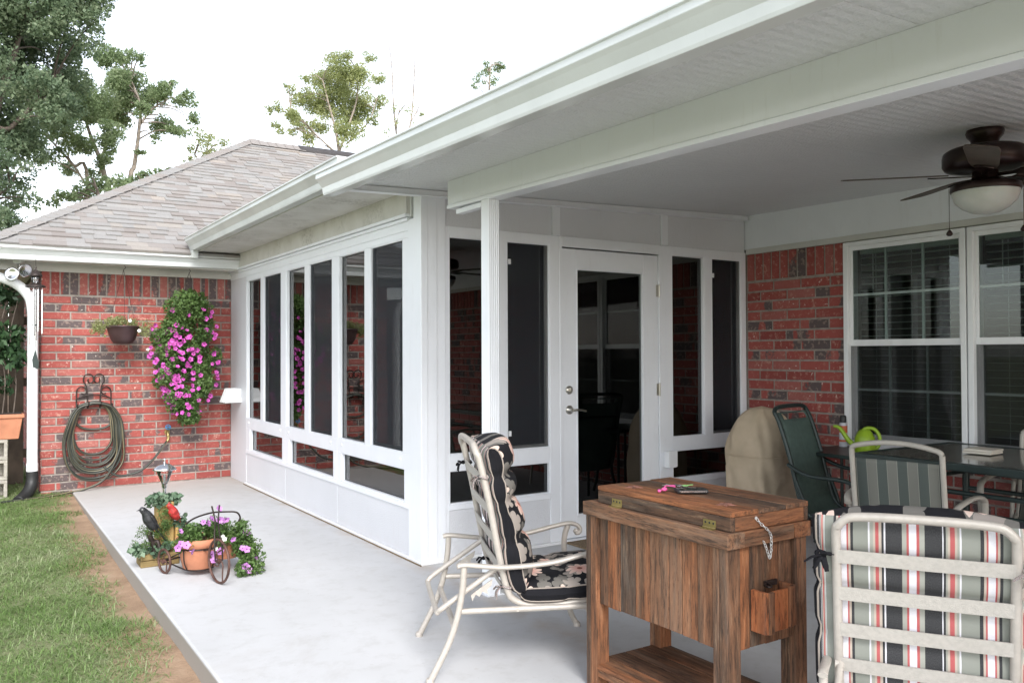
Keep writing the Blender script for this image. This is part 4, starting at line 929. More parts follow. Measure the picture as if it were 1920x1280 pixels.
def patio_chair(label):
    r=thing('patio_chair',label,'patio chair',(0,0,0),0,'champagne framed cushioned patio chairs')
    hw=.25; tr=.0145
    side=[(.275,.283),(.222,.312),(.205,.345),(.186,.409),(.152,.583),(.126,.723),(.088,.885)]
    top=[(.078,.925)]
    L1=[(s,-hw,z) for s,z in side]; 
    loop=L1+[(.076,-hw+.008,.915),(.0715,-hw+.032,.938),(.070,-hw+.07,.946),(.068,-.08,.950),(.068,.08,.950),(.070,hw-.07,.946),(.0715,hw-.032,.938),(.076,hw-.008,.915)]+[(s,hw,z) for s,z in side[::-1]]
    loop=[(.62,-hw,.295),(.45,-hw,.275),(.34,-hw,.272)]+loop+[(.34,hw,.272),(.45,hw,.275),(.62,hw,.295)]
    b=MB(); b.tube(spline(loop,6),tr,12); b.tube([(.62,-hw,.295),(.62,hw,.295)],tr,10); b.build('back_frame','champ',r)
    def sz(z):  # s on back at height z
        q=sorted([(zz,ss) for ss,zz in side]+[(.925,.078)]); 
        for (z0,s0),(z1,s1) in zip(q,q[1:]):
            if z0<=z<=z1: return s0+(s1-s0)*(z-z0)/(z1-z0)
        return .2
    for z in (.812,.688,.565,.445,.345):
        b=MB(); s=sz(z); h=.0225; ds=(sz(z-.02)-sz(z+.02))/.04*h; pts=[]
        ys=[-hw,-hw+.03,-.12,0,.12,hw-.03,hw]
        vs=[]
        for o in (-.003,.003):
            for y in ys:
                sag=-.004*(1-(y/hw)**2)-.010; 
                vs+=[(s+sag+o+ds,y,z-h),(s+sag+o-ds,y,z+h)]
        n=len(ys)
        fs=[(2*i,2*i+1,2*i+3,2*i+2) for i in range(n-1)]+[(2*n+2*i,2*n+2*i+2,2*n+2*i+3,2*n+2*i+1) for i in range(n-1)]+[(2*i+1,2*n+2*i+1,2*n+2*i+3,2*i+3) for i in range(n-1)]+[(2*i,2*i+2,2*n+2*i+2,2*n+2*i) for i in range(n-1)]
        b.add(vs,fs); 
        b.build('strap','strap',r)
    for sgn in (-1,1):
        t=.287*sgn
        b=MB(); b.tube(spline([(-.008,t,.462),(.03,t,.466),(.19,t,.449),(.38,t,.458),(.52,t,.486),(.60,t,.499),(.645,t,.490),(.662,t,.470),(.655,t,.452),(.638,t,.452)],6),.0125,10,flat=(1.25,.85) ); b.ball((.642,t,.460),.014,10); b.build('armrest','champ',r)
        b=MB(); b.tube(spline([(.018,t,.458),(.010,t,.36),(-.012,t,.25),(-.048,t,.148),(-.118,t,.012)],6),.0135,10); b.lathe((-.122,t,0),[(.017,0),(.017,.012),(.014,.02)],12); b.build('leg','champ',r)
        b=MB(); b.tube(spline([(.602,t,.49),(.585,t,.44),(.582,t,.37),(.598,t,.27),(.592,t,.16),(.612,t,.07),(.642,t,.012)],6),.0135,10); b.lathe((.644,t,0),[(.017,0),(.017,.012),(.014,.02)],12); b.build('leg','champ',r)
        b=MB(); b.tube([(.003,t*.96,.276),(.60,t*.96,.268)],.0125,10); b.lathe((.24,t*.985,.272),[(.008,0),(.008,.005)],10,axis=(0,sgn,0)); b.build('side_rail','champ',r)
        b=MB(); tt=.255*sgn   # notched recline bracket under the prop bar
        poly=[(.10,.405),(.14,.43),(.135,.405),(.118,.39),(.12,.372),(.098,.382),(.085,.362),(.07,.372),(.055,.345),(.05,.37)]
        b.prism([(a,tt-.003,z-.035) for a,z in poly],(0,0,0),(0,.006,0)); b.lathe((.17,tt*1.0-.006*sgn,.442),[(.016,0),(.016,.012)],12,axis=(0,sgn,0)); b.build('recline_bracket','champ',r)
    b=MB(); b.tube(spline([(.172,-.245,.447),(.08,-.25,.385),(-.05,-.25,.298),(-.082,-.24,.272),(-.086,-.21,.262),(-.086,0,.258),(-.086,.21,.262),(-.082,.24,.272),(-.05,.25,.298),(.08,.25,.385),(.172,.245,.447)],6),.0115,10); b.build('prop_bar','champ',r)
    b=MB(); b.tube([(-.022,-.285,.222),(-.022,.285,.222)],.0125,10); b.tube([(.59,-.285,.20),(.59,.285,.20)],.0115,10); b.each('crossbar','champ',r)
    # cushion back + seat, one quilted pad, striped behind and floral in front
    bp=resample([(.128,.935,.07),(.150,.895,.088),(.160,.84,.092),(.170,.76,.088),(.182,.69,.066),(.190,.66,.06),(.203,.62,.08),(.218,.53,.095),(.230,.45,.098),(.245,.38,.09),(.272,.335,.075)])
    ll=0
    c,pip=cushion(bp,.270,.062,1,.1,tuft=((.125,.022,.34),(.235,.018,.25),(.40,.025,.28)))
    cu=c.build('back_cushion',['floral','stripe','border'],r)
    for p in pip[:2]+pip[2:]: 
        q=MB(); q.tube(p[::2],.0032,6); q.build('piping','piping',cu)
    sp=resample([(.255,.335,.06),(.30,.325,.085),(.42,.322,.09),(.55,.328,.09),(.66,.335,.085),(.70,.330,.06)])
    c,pip=cushion(sp,.268,.018,1,.1,tuft=((.22,.02,.2),))
    cs=c.build('seat_cushion',['floral','stripe','border'],r)
    for p in pip: q=MB(); q.tube(p[::2],.0032,6); q.build('piping','piping',cs)
    # fabric ties knotted round the posts
    for z,sg in ((.815,-1),(.815,1),(.36,-1),(.36,1)):
        q=MB(); s=sz(z); y=sg*hw
        q.tube([(s+.018*math.cos(t),y+.019*math.sin(t),z+.004*math.sin(2*t)) for t in [2*PI*i/14 for i in range(14)]],.0055,6,closed=True)
        q.ball((s-.020,y,z),.010,8)
        for a,bb,ln in ((-.03,.5,.045),(.02,-.6,.05),(-.01,1.2,.04),(-.035,-.2,.06)):
            q.tube(spline([(s-.022,y,z),(s-.04,y+bb*.02,z+a*.4),(s-.045,y+bb*ln,z+a-.012)],4),[.004]+[.007]*6+[.005]*2,6,flat=(1.2,.35))
        q.build('tie','stripe' if sg<0 else 'border',cu)
    return r
c1=patio_chair('patio chair with black floral cushion in front of the fluted post, seen from its side')
c3=dup(c1,(0,0,0),0,'nearest patio chair seen from behind, striped cushion back showing through its straps')
c1.location=(.924*0-.1-.382*1.605*1.0,0,0)
f1=V3((.924,-.382,0)); l1=V3((.382,.924,0)); o1=l1*(-1.605)+f1*0.0
c1.location=(o1[0],o1[1],0); c1.rotation_euler=(0,0,math.atan2(-.382,.924))
f3=V3((.844,.537,0)); f3/=np.linalg.norm(f3); c3.scale=(.905,.905,.905)
for _c in c3.children:
    if _c.name.startswith('back_cushion'): _c.scale=(1,1.16,1)
o3=V3((-.180,-3.396,0))-f3*.068; c3.location=(o3[0],o3[1],0); c3.rotation_euler=(0,0,math.atan2(f3[1],f3[0]))
# sling dining chairs
def sling_chair(label,H=.86,w=.215):
    r=thing('dining_chair',label,'dining chair',(0,0,0),0,'green striped sling dining chairs')
    side=[(.45,.37),(.2,.345),(.10,.36),(.06,.42),(.03,.6),(0,H-.02)]
    for sg in (-1,1):
        b=MB(); b.tube(spline([(s,sg*w,z) for s,z in side],6),.0135,10); b.build('side_frame','beige',r)
        b=MB(); b.tube(spline([(.02,sg*(w+.03),.56),(.08,sg*(w+.05),.60),(.25,sg*(w+.055),.615),(.40,sg*(w+.05),.595),(.45,sg*(w+.045),.54),(.44,sg*(w+.04),.3),(.47,sg*(w+.04),.01)],6),.014,10,flat=(1.3,.8)); b.build('armrest','beige',r)
        b=MB(); b.tube(spline([(.05,sg*(w+.03),.56),(.08,sg*(w+.03),.36),(.05,sg*(w+.03),.2),(-.06,sg*(w+.04),.01)],6),.013,10); b.build('leg','beige',r)
    b=MB(); b.tube(spline([(0,-w,H-.02),(-.004,-w+.02,H-.002),(-.008,-.1,H+.018),(-.01,0,H+.024),(-.008,.1,H+.018),(-.004,w-.02,H-.002),(0,w,H-.02)],5),.013,10); b.build('top_rail','beige',r)
    b=MB(); b.tube([(.45,-w,.37),(.45,w,.37)],.012,8); b.build('seat_rail','beige',r); b=MB(); b.tube([(.44,-w-.04,.25),(.44,w+.04,.25)],.011,8); b.build('stretcher','beige',r)
    P=spline([(.45,0,.372),(.2,0,.335),(.115,0,.35),(.07,0,.42),(.035,0,.6),(.008,0,H-.065)],6); vs=[];uv=[];ln=0
    for i,p in enumerate(P):
        if i: ln+=np.linalg.norm(p-P[i-1])
        for y in (-w,-w/2,0,w/2,w): vs.append((p[0]+.012*(1-(y/w)**2),y,p[2]-(.01*(1-(y/w)**2) if p[2]<.45 else 0))); uv.append((y,ln))
    b=MB(); b.add(vs,[(i*5+k,i*5+k+1,(i+1)*5+k+1,(i+1)*5+k) for i in range(len(P)-1) for k in range(4)],uv=uv,smooth=True)
    o=b.build('sling','sling',r); sm=o.modifiers.new('thick','SOLIDIFY'); sm.thickness=.004
    return r
s1=sling_chair('green striped sling chair with its back to the camera beside the near table edge')
s2=dup(s1,(2.86,-2.43,0),R(184),'sling chair tucked under the window side of the table')
s1.location=(1.385,-2.325,0); s1.rotation_euler=(0,0,R(11))
# ================================================================== TABLE
tb=thing('dining_table','dark green metal dining table with brown glass top under the window','table',(2.3,-2.65,0))
TX0,TX1,TY0,TY1=1.80,2.80,-3.5,-1.80; TZ=.76
b=MB(); f=.05
for a,c in (((TX0,TY0),(TX0+f,TY1)),((TX1-f,TY0),(TX1,TY1)),((TX0+f,TY1-f),(TX1-f,TY1)),((TX0+f,TY0),(TX1-f,TY0+f))): b.box((a[0],a[1],TZ-.04),(c[0],c[1],TZ))
b.build('table_frame','greenmetal',tb,bevel=.006,seg=2)
b=MB(); b.box((TX0+f,TY0+f,TZ-.010),(TX1-f,TY1-f,TZ-.003)); b.build('glass_top','tableglass',tb)
for x in (TX0+.09,TX1-.09):
    for y in (TY0+.15,TY1-.15):
        b=MB(); b.tube([(x,y,0),(x,y,TZ-.041)],.02,12); b.build('leg','greenmetal',tb)
b=MB()
for z in (.60,.50): b.tube([(TX0+.09,TY0+.15,z),(TX0+.09,TY1-.15,z)],.013,8); b.tube([(TX1-.09,TY0+.15,z),(TX1-.09,TY1-.15,z)],.013,8)
b.tube([(TX0+.09,TY1-.15,.6),(TX1-.09,TY1-.15,.6)],.013,8); b.build('stretcher','greenmetal',tb)
b=MB(); e=.0003
for k,(dx,dy,a) in enumerate(((0,0,.05),(.004,-.003,.09))):
    cc=V3((2.34,-2.245,TZ+.0+.008+.0135*k)); uu=V3((math.cos(a),math.sin(a),0)); vv=V3((-math.sin(a),math.cos(a),0)); b.cbox(cc+V3((dx,dy,0)),(.075,.075,.006),uu,vv)
tag(b.build('tile_stack','tile',bevel=.002),'two square cream tiles stacked on the brown glass table top','tiles')
# side table, watering can, spray can
st=thing('side_table','small dark green side table between the folded chair and the window','side table',(2.68,-1.15,0))
b=MB(); b.box((2.42,-1.42,.625),(2.94,-.90,.65)); b.build('tabletop','greenmetal',st,bevel=.004)
for x in (2.45,2.90):
    for y in (-1.38,-.95): 
        b=MB(); b.tube([(x,y,0),(x,y,.624)],.012,8); b.build('leg','greenmetal',st)
wc=thing('watering_can','lime green plastic watering can with long spout beside the window','watering can',(2.60,-1.32,.65))
b=MB(); c=(2.60,-1.34,.651); b.lathe(c,[(.058,0),(.066,.01),(.068,.06),(.062,.11),(.045,.145),(.03,.16),(.024,.162)],20); b.build('body','lime',wc)
b=MB(); d=V3((-.50,.866,0)); c0=V3(c); b.tube(spline([c0+d*.05+V3((0,0,.045)),c0+d*.10+V3((0,0,.085)),c0+d*.155+V3((0,0,.165)),c0+d*.195+V3((0,0,.178))],6),[.020-.011*i/18 for i in range(19)],10); b.build('spout','lime',wc)
b=MB(); b.tube(spline([c0+d*.02+V3((0,0,.148)),c0-d*.015+V3((0,0,.172)),c0-d*.06+V3((0,0,.165)),c0-d*.09+V3((0,0,.12)),c0-d*.085+V3((0,0,.06)),c0-d*.055+V3((0,0,.03))],6),.012,10); b.build('handle','lime',wc)
sc_=thing('spray_can','tall spray can with black cap standing against the brick wall','spray can',(2.87,-.985,.65))
b=MB(); c=(2.87,-.985,.651); b.lathe(c,[(.026,0),(.028,.006),(.028,.16),(.022,.172)],18); cb_=b.build('body','can',sc_)
b=MB(); b.lathe((2.87,-.985,.6515),[(.0286,.10),(.0286,.15)],18,cap=False); b.lathe((2.87,-.985,.6515),[(.0286,.035),(.0286,.05)],18,cap=False); b.each('label_band','orange',cb_)
b=MB(); b.lathe((2.87,-.985,.8235),[(.022,0),(.023,.004),(.022,.045),(.016,.052)],16); b.build('cap','black',sc_)
# ================================================================== COVERED GRILL + GREEN CHAISE
b=MB(); nz,na=60,120; vs=[]; cx,cy=2.54,-.53
for i in range(nz+1):
    t=i/nz; z=.03+.90*t
    if t<.62: hwx,hwy=.230-.02*t,.215-.015*t
    else:
        q=(t-.62)/.38; k=math.sqrt(max(0,1-q**2.1)); hwx,hwy=.2176*k,.2057*k
    for j in range(na):
        a=2*PI*j/na; ca,sa_=math.cos(a),math.sin(a); p=.55
        fold=1+.030*math.sin(a*5+t*4)*(1-t*.3)+.022*math.sin(a*9+2+t*7)+.022*math.sin(a*3-t*9)+.020*math.sin(a*6+t*22+1.5*math.sin(a*2))*(.3+.7*(t>.5))
        vs.append((cx+hwx*fold*math.copysign(abs(ca)**p,ca),cy+hwy*fold*math.copysign(abs(sa_)**p,sa_),z+.008*math.sin(a*4)*(1-t)))
b.add(vs,[(i*na+j,i*na+(j+1)%na,(i+1)*na+(j+1)%na,(i+1)*na+j) for i in range(nz) for j in range(na)],smooth=True)
gr=thing('barbecue_grill','barbecue under a rounded tan canvas cover in the patio corner','covered grill',(cx,cy,0)); b.build('cover','canvas',gr,fix=True)
b=MB(); hs_=[(cx+.226*math.copysign(abs(math.cos(a))**.55,math.cos(a)),cy+.213*math.copysign(abs(math.sin(a))**.55,math.sin(a)),.575) for a in [2*PI*j/40 for j in range(40)]]; b.tube(hs_,.0035,5,closed=True); b.build('seam','canvas',gr)
b=MB()
for a in (-.15,.15): b.lathe((cx-.02,cy+a,.045),[(.045,-.012),(.045,.012)],16,axis=(1,0,0))
b.each('wheel','black',gr)
ch=thing('chaise_chair','dark green sling lounge chair with a pillow opening beside the covered grill','lounge chair',(0,0,0))
w2=.225
sp=[(.0,.93),(.035,.86),(.10,.66),(.14,.50),(.18,.36),(.24,.285),(.34,.27),(.50,.30),(.66,.33),(.85,.30)]
for sg in (-1,1):
    b=MB(); b.tube(spline([(s,sg*w2,z) for s,z in sp],6),.015,10); b.build('side_frame','greenmetal',ch)
    b=MB(); b.tube(spline([(.10,sg*(w2+.02),.60),(.25,sg*(w2+.04),.545),(.50,sg*(w2+.04),.53),(.56,sg*(w2+.03),.45),(.52,sg*(w2+.02),.2),(.60,sg*(w2+.02),.015)],6),.013,10); b.build('armrest','greenmetal',ch)
    b=MB(); b.tube(spline([(.15,sg*(w2+.01),.5),(.22,sg*(w2+.01),.25),(.05,sg*(w2+.01),.015)],6),.013,10); b.build('leg','greenmetal',ch)
b=MB(); b.tube(spline([(.0,-w2,.93),(-.008,-w2+.03,.955),(-.012,-.1,.965),(-.012,.1,.965),(-.008,w2-.03,.955),(0,w2,.93)],5),.015,10); b.each('top_rail','greenmetal',ch); b=MB(); b.tube([(.06,-w2,.76),(.06,w2,.76)],.009,8); b.each('top_rail','greenmetal',ch)
P=spline([(a,0,z) for a,z in sp],5); vs=[];uv=[]
ys=[-w2,-w2*.72,-w2*.4,0,w2*.4,w2*.72,w2]
for p in P:
    for y in ys: vs.append((p[0]+(.02*(1-(y/w2)**2) if p[2]>.4 else 0),y,p[2]-(.02*(1-(y/w2)**2) if p[2]<.4 else 0))); uv.append((y,p[2]))
fs=[]
for i in range(len(P)-1):
    for k in range(6):
        if 1<=i<=3 and 1<=k<=4: continue
        fs.append((i*7+k,i*7+k+1,(i+1)*7+k+1,(i+1)*7+k))
b=MB(); b.add(vs,fs,uv=uv,smooth=True); o=b.build('sling','greensling',ch); o.modifiers.new('thick','SOLIDIFY').thickness=.005
ch.location=(2.28,-1.0,0); ch.rotation_euler=(0,0,math.atan2(-.98,.2))
b=MB(); b.box((1.10,-.50,.001),(1.98,-.035,.014)); tag(b.build('door_mat','mat',bevel=.003),'tan doormat on the concrete in front of the glass door','doormat')
# ================================================================== CEILING FAN
fx,fy=1.60,-2.66; fzc=rz(fx,fy)
fan=thing('ceiling_fan','dark bronze ceiling fan with five blades and a frosted glass bowl light','ceiling fan',(fx,fy,fzc))
b=MB(); b.lathe((fx,fy,fzc-.001),[(.078,0),(.082,-.012),(.078,-.028),(.062,-.048),(.055,-.075)],28); b.build('canopy','fanbronze',fan)
b=MB(); b.lathe((fx,fy,fzc-.07),[(.05,0),(.10,-.012),(.158,-.022),(.178,-.035),(.183,-.055),(.183,-.095),(.172,-.112),(.12,-.122),(.05,-.128)],36); b.build('motor','fanbronze',fan)
b=MB(); b.lathe((fx,fy,fzc-.195),[(.055,0),(.058,-.035),(.075,-.05),(.12,-.058),(.148,-.066),(.150,-.09),(.146,-.098)],32); b.build('light_fitter','fanbronze',fan)
b=MB(); b.lathe((fx,fy,fzc-.293),[(.144,0),(.143,-.014),(.130,-.045),(.10,-.075),(.06,-.096),(.02,-.105),(.0,-.106)],36); b.build('glass_bowl','frost',fan)
for k in range(5):
    a=R(62)+k*2*PI/5; u=V3((math.cos(a),math.sin(a),0)); v=V3((-math.sin(a),math.cos(a),0)); o=V3((fx,fy,fzc-.212)); tl=V3((0,0,1))
    v2=v*math.cos(.2)-tl*math.sin(.2); n=np.cross(u,v2)
    outl=[(.17,-.048),(.25,-.060),(.57,-.070),(.62,-.062),(.635,-.03),(.635,.03),(.62,.062),(.57,.070),(.25,.060),(.17,.048)]
    b=MB(); b.prism([o+u*x+v2*y for x,y in outl],(0,0,0),n*.006); b_=b.build('blade','blade',fan,bevel=.0015)
    b=MB(); b.prism([o-n*.004+u*x+v2*y for x,y in [(.05,-.015),(.12,-.012),(.16,-.035),(.23,-.04),(.25,0),(.23,.04),(.16,.035),(.12,.012),(.05,.015)]],(0,0,0),-n*.006); b.build('blade_arm','fanbronze',b_)
for a in (R(118),R(298)):
    pa=V3((fx,fy,fzc-.265))+V3((math.cos(a),math.sin(a),0))*.152
    b=MB(); b.tube([pa,pa-V3((0,0,.20))],.0016,6); b.lathe(pa-V3((0,0,.225)),[(.004,.03),(.013,.016),(.015,.008),(.008,0)],12); b.build('pull_chain','fanbronze',fan)
# ================================================================== FLOWERS, HANGING BASKETS
random.seed(33)
def blossoms(b,centers,size,face=None):
    for c in centers:
        c=V3(c); d=V3((random.gauss(0,.4),-1,random.gauss(.15,.4))) if face is None else V3(face)+V3((random.gauss(0,.45),random.gauss(0,.3),random.gauss(0,.35)))
        d/=np.linalg.norm(d); u=np.cross(d,(0,0,1)); u/=np.linalg.norm(u); v=np.cross(d,u); s=size*random.uniform(.75,1.15); n=15; a0=random.random()*6
        vs=[c-d*s*.25]+[c+(u*math.cos(a0+2*PI*k/n)+v*math.sin(a0+2*PI*k/n))*s*(.86+.14*math.cos(5*(2*PI*k/n)))+d*s*(.10+.08*math.cos(5*(2*PI*k/n)+1)) for k in range(n)]
        b.add(vs,[(0,k+1,(k+1)%n+1) for k in range(n)],0,smooth=False)
        m=[c+(u*math.cos(t)+v*math.sin(t))*s*.17-d*s*.10 for t in [2*PI*k/7 for k in range(7)]]; b.add(m,[tuple(range(7))],1)
        b.tube([c-d*s*.2,c-d*s*.8],[s*.13,s*.05],5,mi=0)
def surf_pts(n,f):
    return [f() for _ in range(n)]
pb=thing('petunia_basket','hanging basket overflowing with magenta petunias trailing down the brick wall','flower basket',(-.50,4.27,1.9))
by=4.30
cl=[];rd=[];ct=[]
# a long trailing column: widest a third of the way down, narrowing to the tip
prof=[(1.86,.21),(1.76,.29),(1.64,.335),(1.50,.35),(1.36,.36),(1.22,.345),(1.08,.315),(.95,.26),(.84,.20),(.74,.13)]
for z,r in prof:
    for k in range(7):
        x=-.50+random.uniform(-1,1)*(r-.07)-.02; cl.append((x,by-.03+random.uniform(-.10,.06),z+random.uniform(-.05,.05))); rd.append((.085,.085,.10)); ct.append(300)
leaves('foliage','leafP',cl,rd,ct,.030,pb,aspect=.55,droop=.3)
b=MB(); cs=[]
for _ in range(135):
    while True:
        z=random.uniform(.72,1.86); r=np.interp(-z,[-q[0] for q in prof],[q[1] for q in prof]); x=random.uniform(-1,1)
        if random.random()<(.35+.65*(x<.1)) * (.25+.75*(z<1.6)): break
    q=min(.97,abs(x)); cs.append((-.52+x*r*1.02,by-.17*math.sqrt(1-q*q)-.015,z))
blossoms(b,cs,.028); b.build('blossoms',['petal','darkpink'],pb)
b=MB()
b.lathe((-.50,4.30,1.72),[(.07,0),(.11,.03),(.125,.12),(.13,.13)],20); b.build('basket_pot','potdark',pb)
b=MB(); tp=V3((-.50,4.26,2.175))
for a in range(4): 
    p=V3((-.50+.12*math.cos(a*PI/2+.4),4.30+.12*math.sin(a*PI/2+.4),1.85)); b.tube([tp,p],.0016,5)
b.tube(spline([tp+V3((0,0,-.005)),tp+V3((.012,0,.012)),tp+V3((0,0,.03)),tp+V3((-.006,0,.045)),tp+V3((0,0,.06))],4),.0025,6); b.build('hanger','iron',pb)
hb=thing('fern_basket','plum coloured hanging pot of sparse trailing greens against the brick','flower basket',(-1.12,4.27,1.45))
c=V3((-1.12,4.27,1.435)); b=MB(); b.lathe(c,[(.055,0),(.085,.008),(.115,.05),(.135,.12),(.147,.165),(.152,.168),(.152,.178),(.146,.180)],28); b.build('basket_pot','potdark',hb)
b=MB(); b.lathe(c+V3((0,0,.165)),[(.0,0),(.14,.0)],20,cap=False); b.build('potting_soil','peat',hb)
cl=[(c[0]+random.uniform(-.13,.13),c[1]+random.uniform(-.08,.08),c[2]+.19+random.uniform(0,.05)) for _ in range(16)]+[(c[0]-.19+random.uniform(-.06,.05),c[1],c[2]+.17+random.uniform(-.05,.06)) for _ in range(8)]+[(c[0]+.18+random.uniform(-.05,.05),c[1],c[2]+.16+random.uniform(-.06,.06)) for _ in range(5)]
leaves('foliage','leafC',cl,[.055]*len(cl),[55]*len(cl),.024,hb)
b=MB(); blossoms(b,[(c[0]+.125,c[1]-.15,c[2]+.13),(c[0]+.05,c[1]-.1,c[2]+.23),(c[0]+.21,c[1]-.1,c[2]-.05)],.018); b.build('blossoms',['petalw','petalw'],hb)
b=MB(); tp=V3((-1.12,4.24,2.17))
for a in range(3): b.tube([tp,c+V3((.145*math.cos(a*2.1+.5),.145*math.sin(a*2.1+.5),.17))],.0018,5)
b.tube(spline([tp,tp+V3((.014,0,.01)),tp+V3((.014,0,.03)),tp+V3((-.012,0,.045)),tp+V3((0,0,.065))],4),.003,6); b.build('hanger','iron',hb)
# ================================================================== HOSE, HANGER, SPIGOT
hx,hy=-1.345,4.50
hh=thing('hose_hanger','scrolled dark iron hose hanger fixed to the brick wall','hose hanger',(hx,4.56,.86))
b=MB(); y=4.545; r=.006
def sc(pts): b.tube(spline([(hx+a,y,z) for a,z in pts],6),r,8)
for s in (-1,1):
    sc([(.155*s,.80),(.155*s,.93),(.15*s,.985),(.115*s,1.015),(.078*s,1.0),(.065*s,.965),(.085*s,.94),(.11*s,.95)])
    sc([(.055*s,.80),(.06*s,.93),(.07*s,1.02),(.092*s,1.07),(.085*s,1.12),(.045*s,1.14),(.008*s,1.115),(.0+.006*s,1.07),(.03*s,1.05),(.055*s,1.07),(.048*s,1.095)])
b.tube(spline([(hx-.155,y,.895),(hx-.08,y,.925),(hx,y,.935),(hx+.08,y,.925),(hx+.155,y,.895)],6),.0065,8)
for k in (-.155,-.055,.055,.155):
    zz=.88-.9*k*k; b.tube(spline([(hx+k,y,zz),(hx+k,y-.04,zz-.055),(hx+k,y-.09,zz-.05),(hx+k,y-.105,zz-.01)],5),.0065,8)
b.build('rack','iron',hh)
hs=thing('garden_hose','coiled olive garden hose with a tan stripe hanging on the scrolled rack','garden hose',(hx,4.47,.1))
b=MB(); random.seed(8)
P=[]; nL=10
for i in range(nL):
    rw=.148+.0068*i+random.uniform(-.012,.014); top=.853+.006*(i%3)+random.uniform(-.006,.006); bot=.34-.026*i+random.uniform(-.03,.03)
    if i==0: bot=.59
    off=random.uniform(-.012,.012)
    for k in range(16):
        a=2*PI*k/16; ca,sa_=math.cos(a),math.sin(a)
        # egg-shaped loop: flat arch on the rack, wide belly, rounded bottom
        x=hx+off+rw*1.12*math.copysign(abs(sa_)**.85,sa_)*(1.0+.10*(ca<0)); zc=(top+bot)/2; z=zc+(top-bot)/2*math.copysign(abs(ca)**.8,ca)
        P.append((x,4.535-.0095*i*(1 if ca>0 else .6)+.008*math.sin(a*2+i),z))
P+= [(hx+.10,4.46,.845),(hx+.215,4.45,.72),(hx+.235,4.45,.45),(hx+.16,4.44,.22),(hx+.06,4.44,.08),(hx-.10,4.43,.015),(hx-.22,4.42,-.0),(-1.75,4.36,-.012),(-2.1,4.24,-.012),(-2.6,4.05,-.015),(-3.3,3.9,-.02)]
b.tube(spline(P,5),.0115,9,uvs=1.0); b.build('hose_coil','hose',hs)
b=MB(); b.tube(spline([(-.665,4.50,.435),(-.70,4.47,.40),(-.78,4.46,.29),(-.90,4.46,.17),(-1.02,4.46,.125),(-1.13,4.46,.12),(-1.20,4.47,.16),(-1.26,4.49,.22)],6),.0115,9); b.build('hose_lead','hose',hs)
b=MB(); b.tube([(-.665,4.50,.432),(-.652,4.505,.455)],.014,10); b.build('hose_coupling','brass',hs)
sg=thing('water_spigot','brass garden tap with a blue wheel handle on the brick wall','tap',(-.655,4.57,.5))
b=MB(); b.tube(spline([(-.655,4.575,.525),(-.655,4.53,.525),(-.653,4.51,.50),(-.652,4.505,.455)],5),.014,10); b.tube([(-.655,4.525,.51),(-.655,4.505,.575)],.009,8); b.lathe((-.655,4.563,.525),[(.026,0),(.026,.006)],12,axis=(0,-1,0)); b.ball((-.653,4.512,.49),.02,10); b.build('valve','brass',sg)
b=MB(); b.tube([(-.655+.024*math.cos(t),4.502+.008*math.sin(t),.58+.022*math.sin(t)) for t in [2*PI*i/14 for i in range(14)]],.006,6,closed=True); b.box((-.677,4.498,.574),(-.633,4.506,.586)); b.build('wheel_handle','blue',sg)
# ================================================================== WIND CHIME, FLOODLIGHT
wcx,wcy=-1.885,4.02
wch=thing('wind_chime','silver wind chime with a dark lantern top hanging by the white downspout','wind chime',(wcx,wcy,2.2))
b=MB(); c=(wcx,wcy,1.945); b.lathe(c,[(.075,-.0),(.088,.006),(.070,.022),(.040,.032),(.036,.04)],8); b.lathe((wcx,wcy,2.045),[(.05,0),(.058,.004),(.05,.02),(.02,.055),(.006,.065),(.006,.085),(.0,.09)],8)
for k in range(4): a=k*PI/2+.5; b.tube([(wcx+.036*math.cos(a),wcy+.036*math.sin(a),1.98),(wcx+.045*math.cos(a),wcy+.045*math.sin(a),2.047)],.003,5)
b.tube([(wcx,wcy,2.13),(wcx,wcy,2.215)],.002,5); b.build('lantern_top','iron',wch)
b=MB(); b.lathe((wcx,wcy,1.985),[(.028,0),(.034,.02),(.036,.05),(.03,.058)],10); b.build('lantern_glass','lampglass',wch)
for k,(dx,dy,ln) in enumerate(((-.052,-.01,.50),(-.018,-.045,.42),(.018,-.03,.38),(.052,-.005,.40),(.005,.045,.46))):
    b=MB(); z0=1.925; b.tube([(wcx+dx,wcy+dy,z0),(wcx+dx,wcy+dy,z0-ln)],.0085,10); b.tube([(wcx+dx,wcy+dy,z0),(wcx+dx,wcy+dy,1.946)],.0015,4); b.build('chime_tube','chrome',wch)
b=MB(); b.tube([(wcx,wcy,1.945),(wcx,wcy,1.38)],.0012,4); b.prism([(wcx-.001,wcy-.003,1.38),(wcx+.028,wcy-.003,1.26),(wcx+.022,wcy-.003,1.20),(wcx-.02,wcy-.003,1.22),(wcx-.026,wcy-.003,1.29)],(0,0,0),(0,.006,0)); b.lathe((wcx,wcy,1.60),[(.03,0),(.03,.008)],14); b.build('wind_sail','greenmetal',wch)
fl=thing('floodlight','twin silver floodlight under the left eave','floodlight',(-2.02,4.40,2.22))
for (p,d) in (((-2.055,4.34,2.085),(-.5,-.8,.1)),((-1.955,4.36,2.13),(.3,-.6,-.25))):
    d=V3(d); d/=np.linalg.norm(d); b=MB(); b.lathe(p,[(.022,-.07),(.03,-.05),(.045,-.03),(.062,.0),(.066,.012),(.055,.014),(.04,.006),(.0,.004)],20,axis=d); b.tube([V3(p)-d*.06,(-2.0,4.42,2.20)],.009,8); b.build('lamp_head','chrome',fl)
b=MB(); b.lathe((-2.0,4.42,2.224),[(.05,0),(.05,-.02),(.03,-.03)],18); b.build('mount','vinyl',fl)
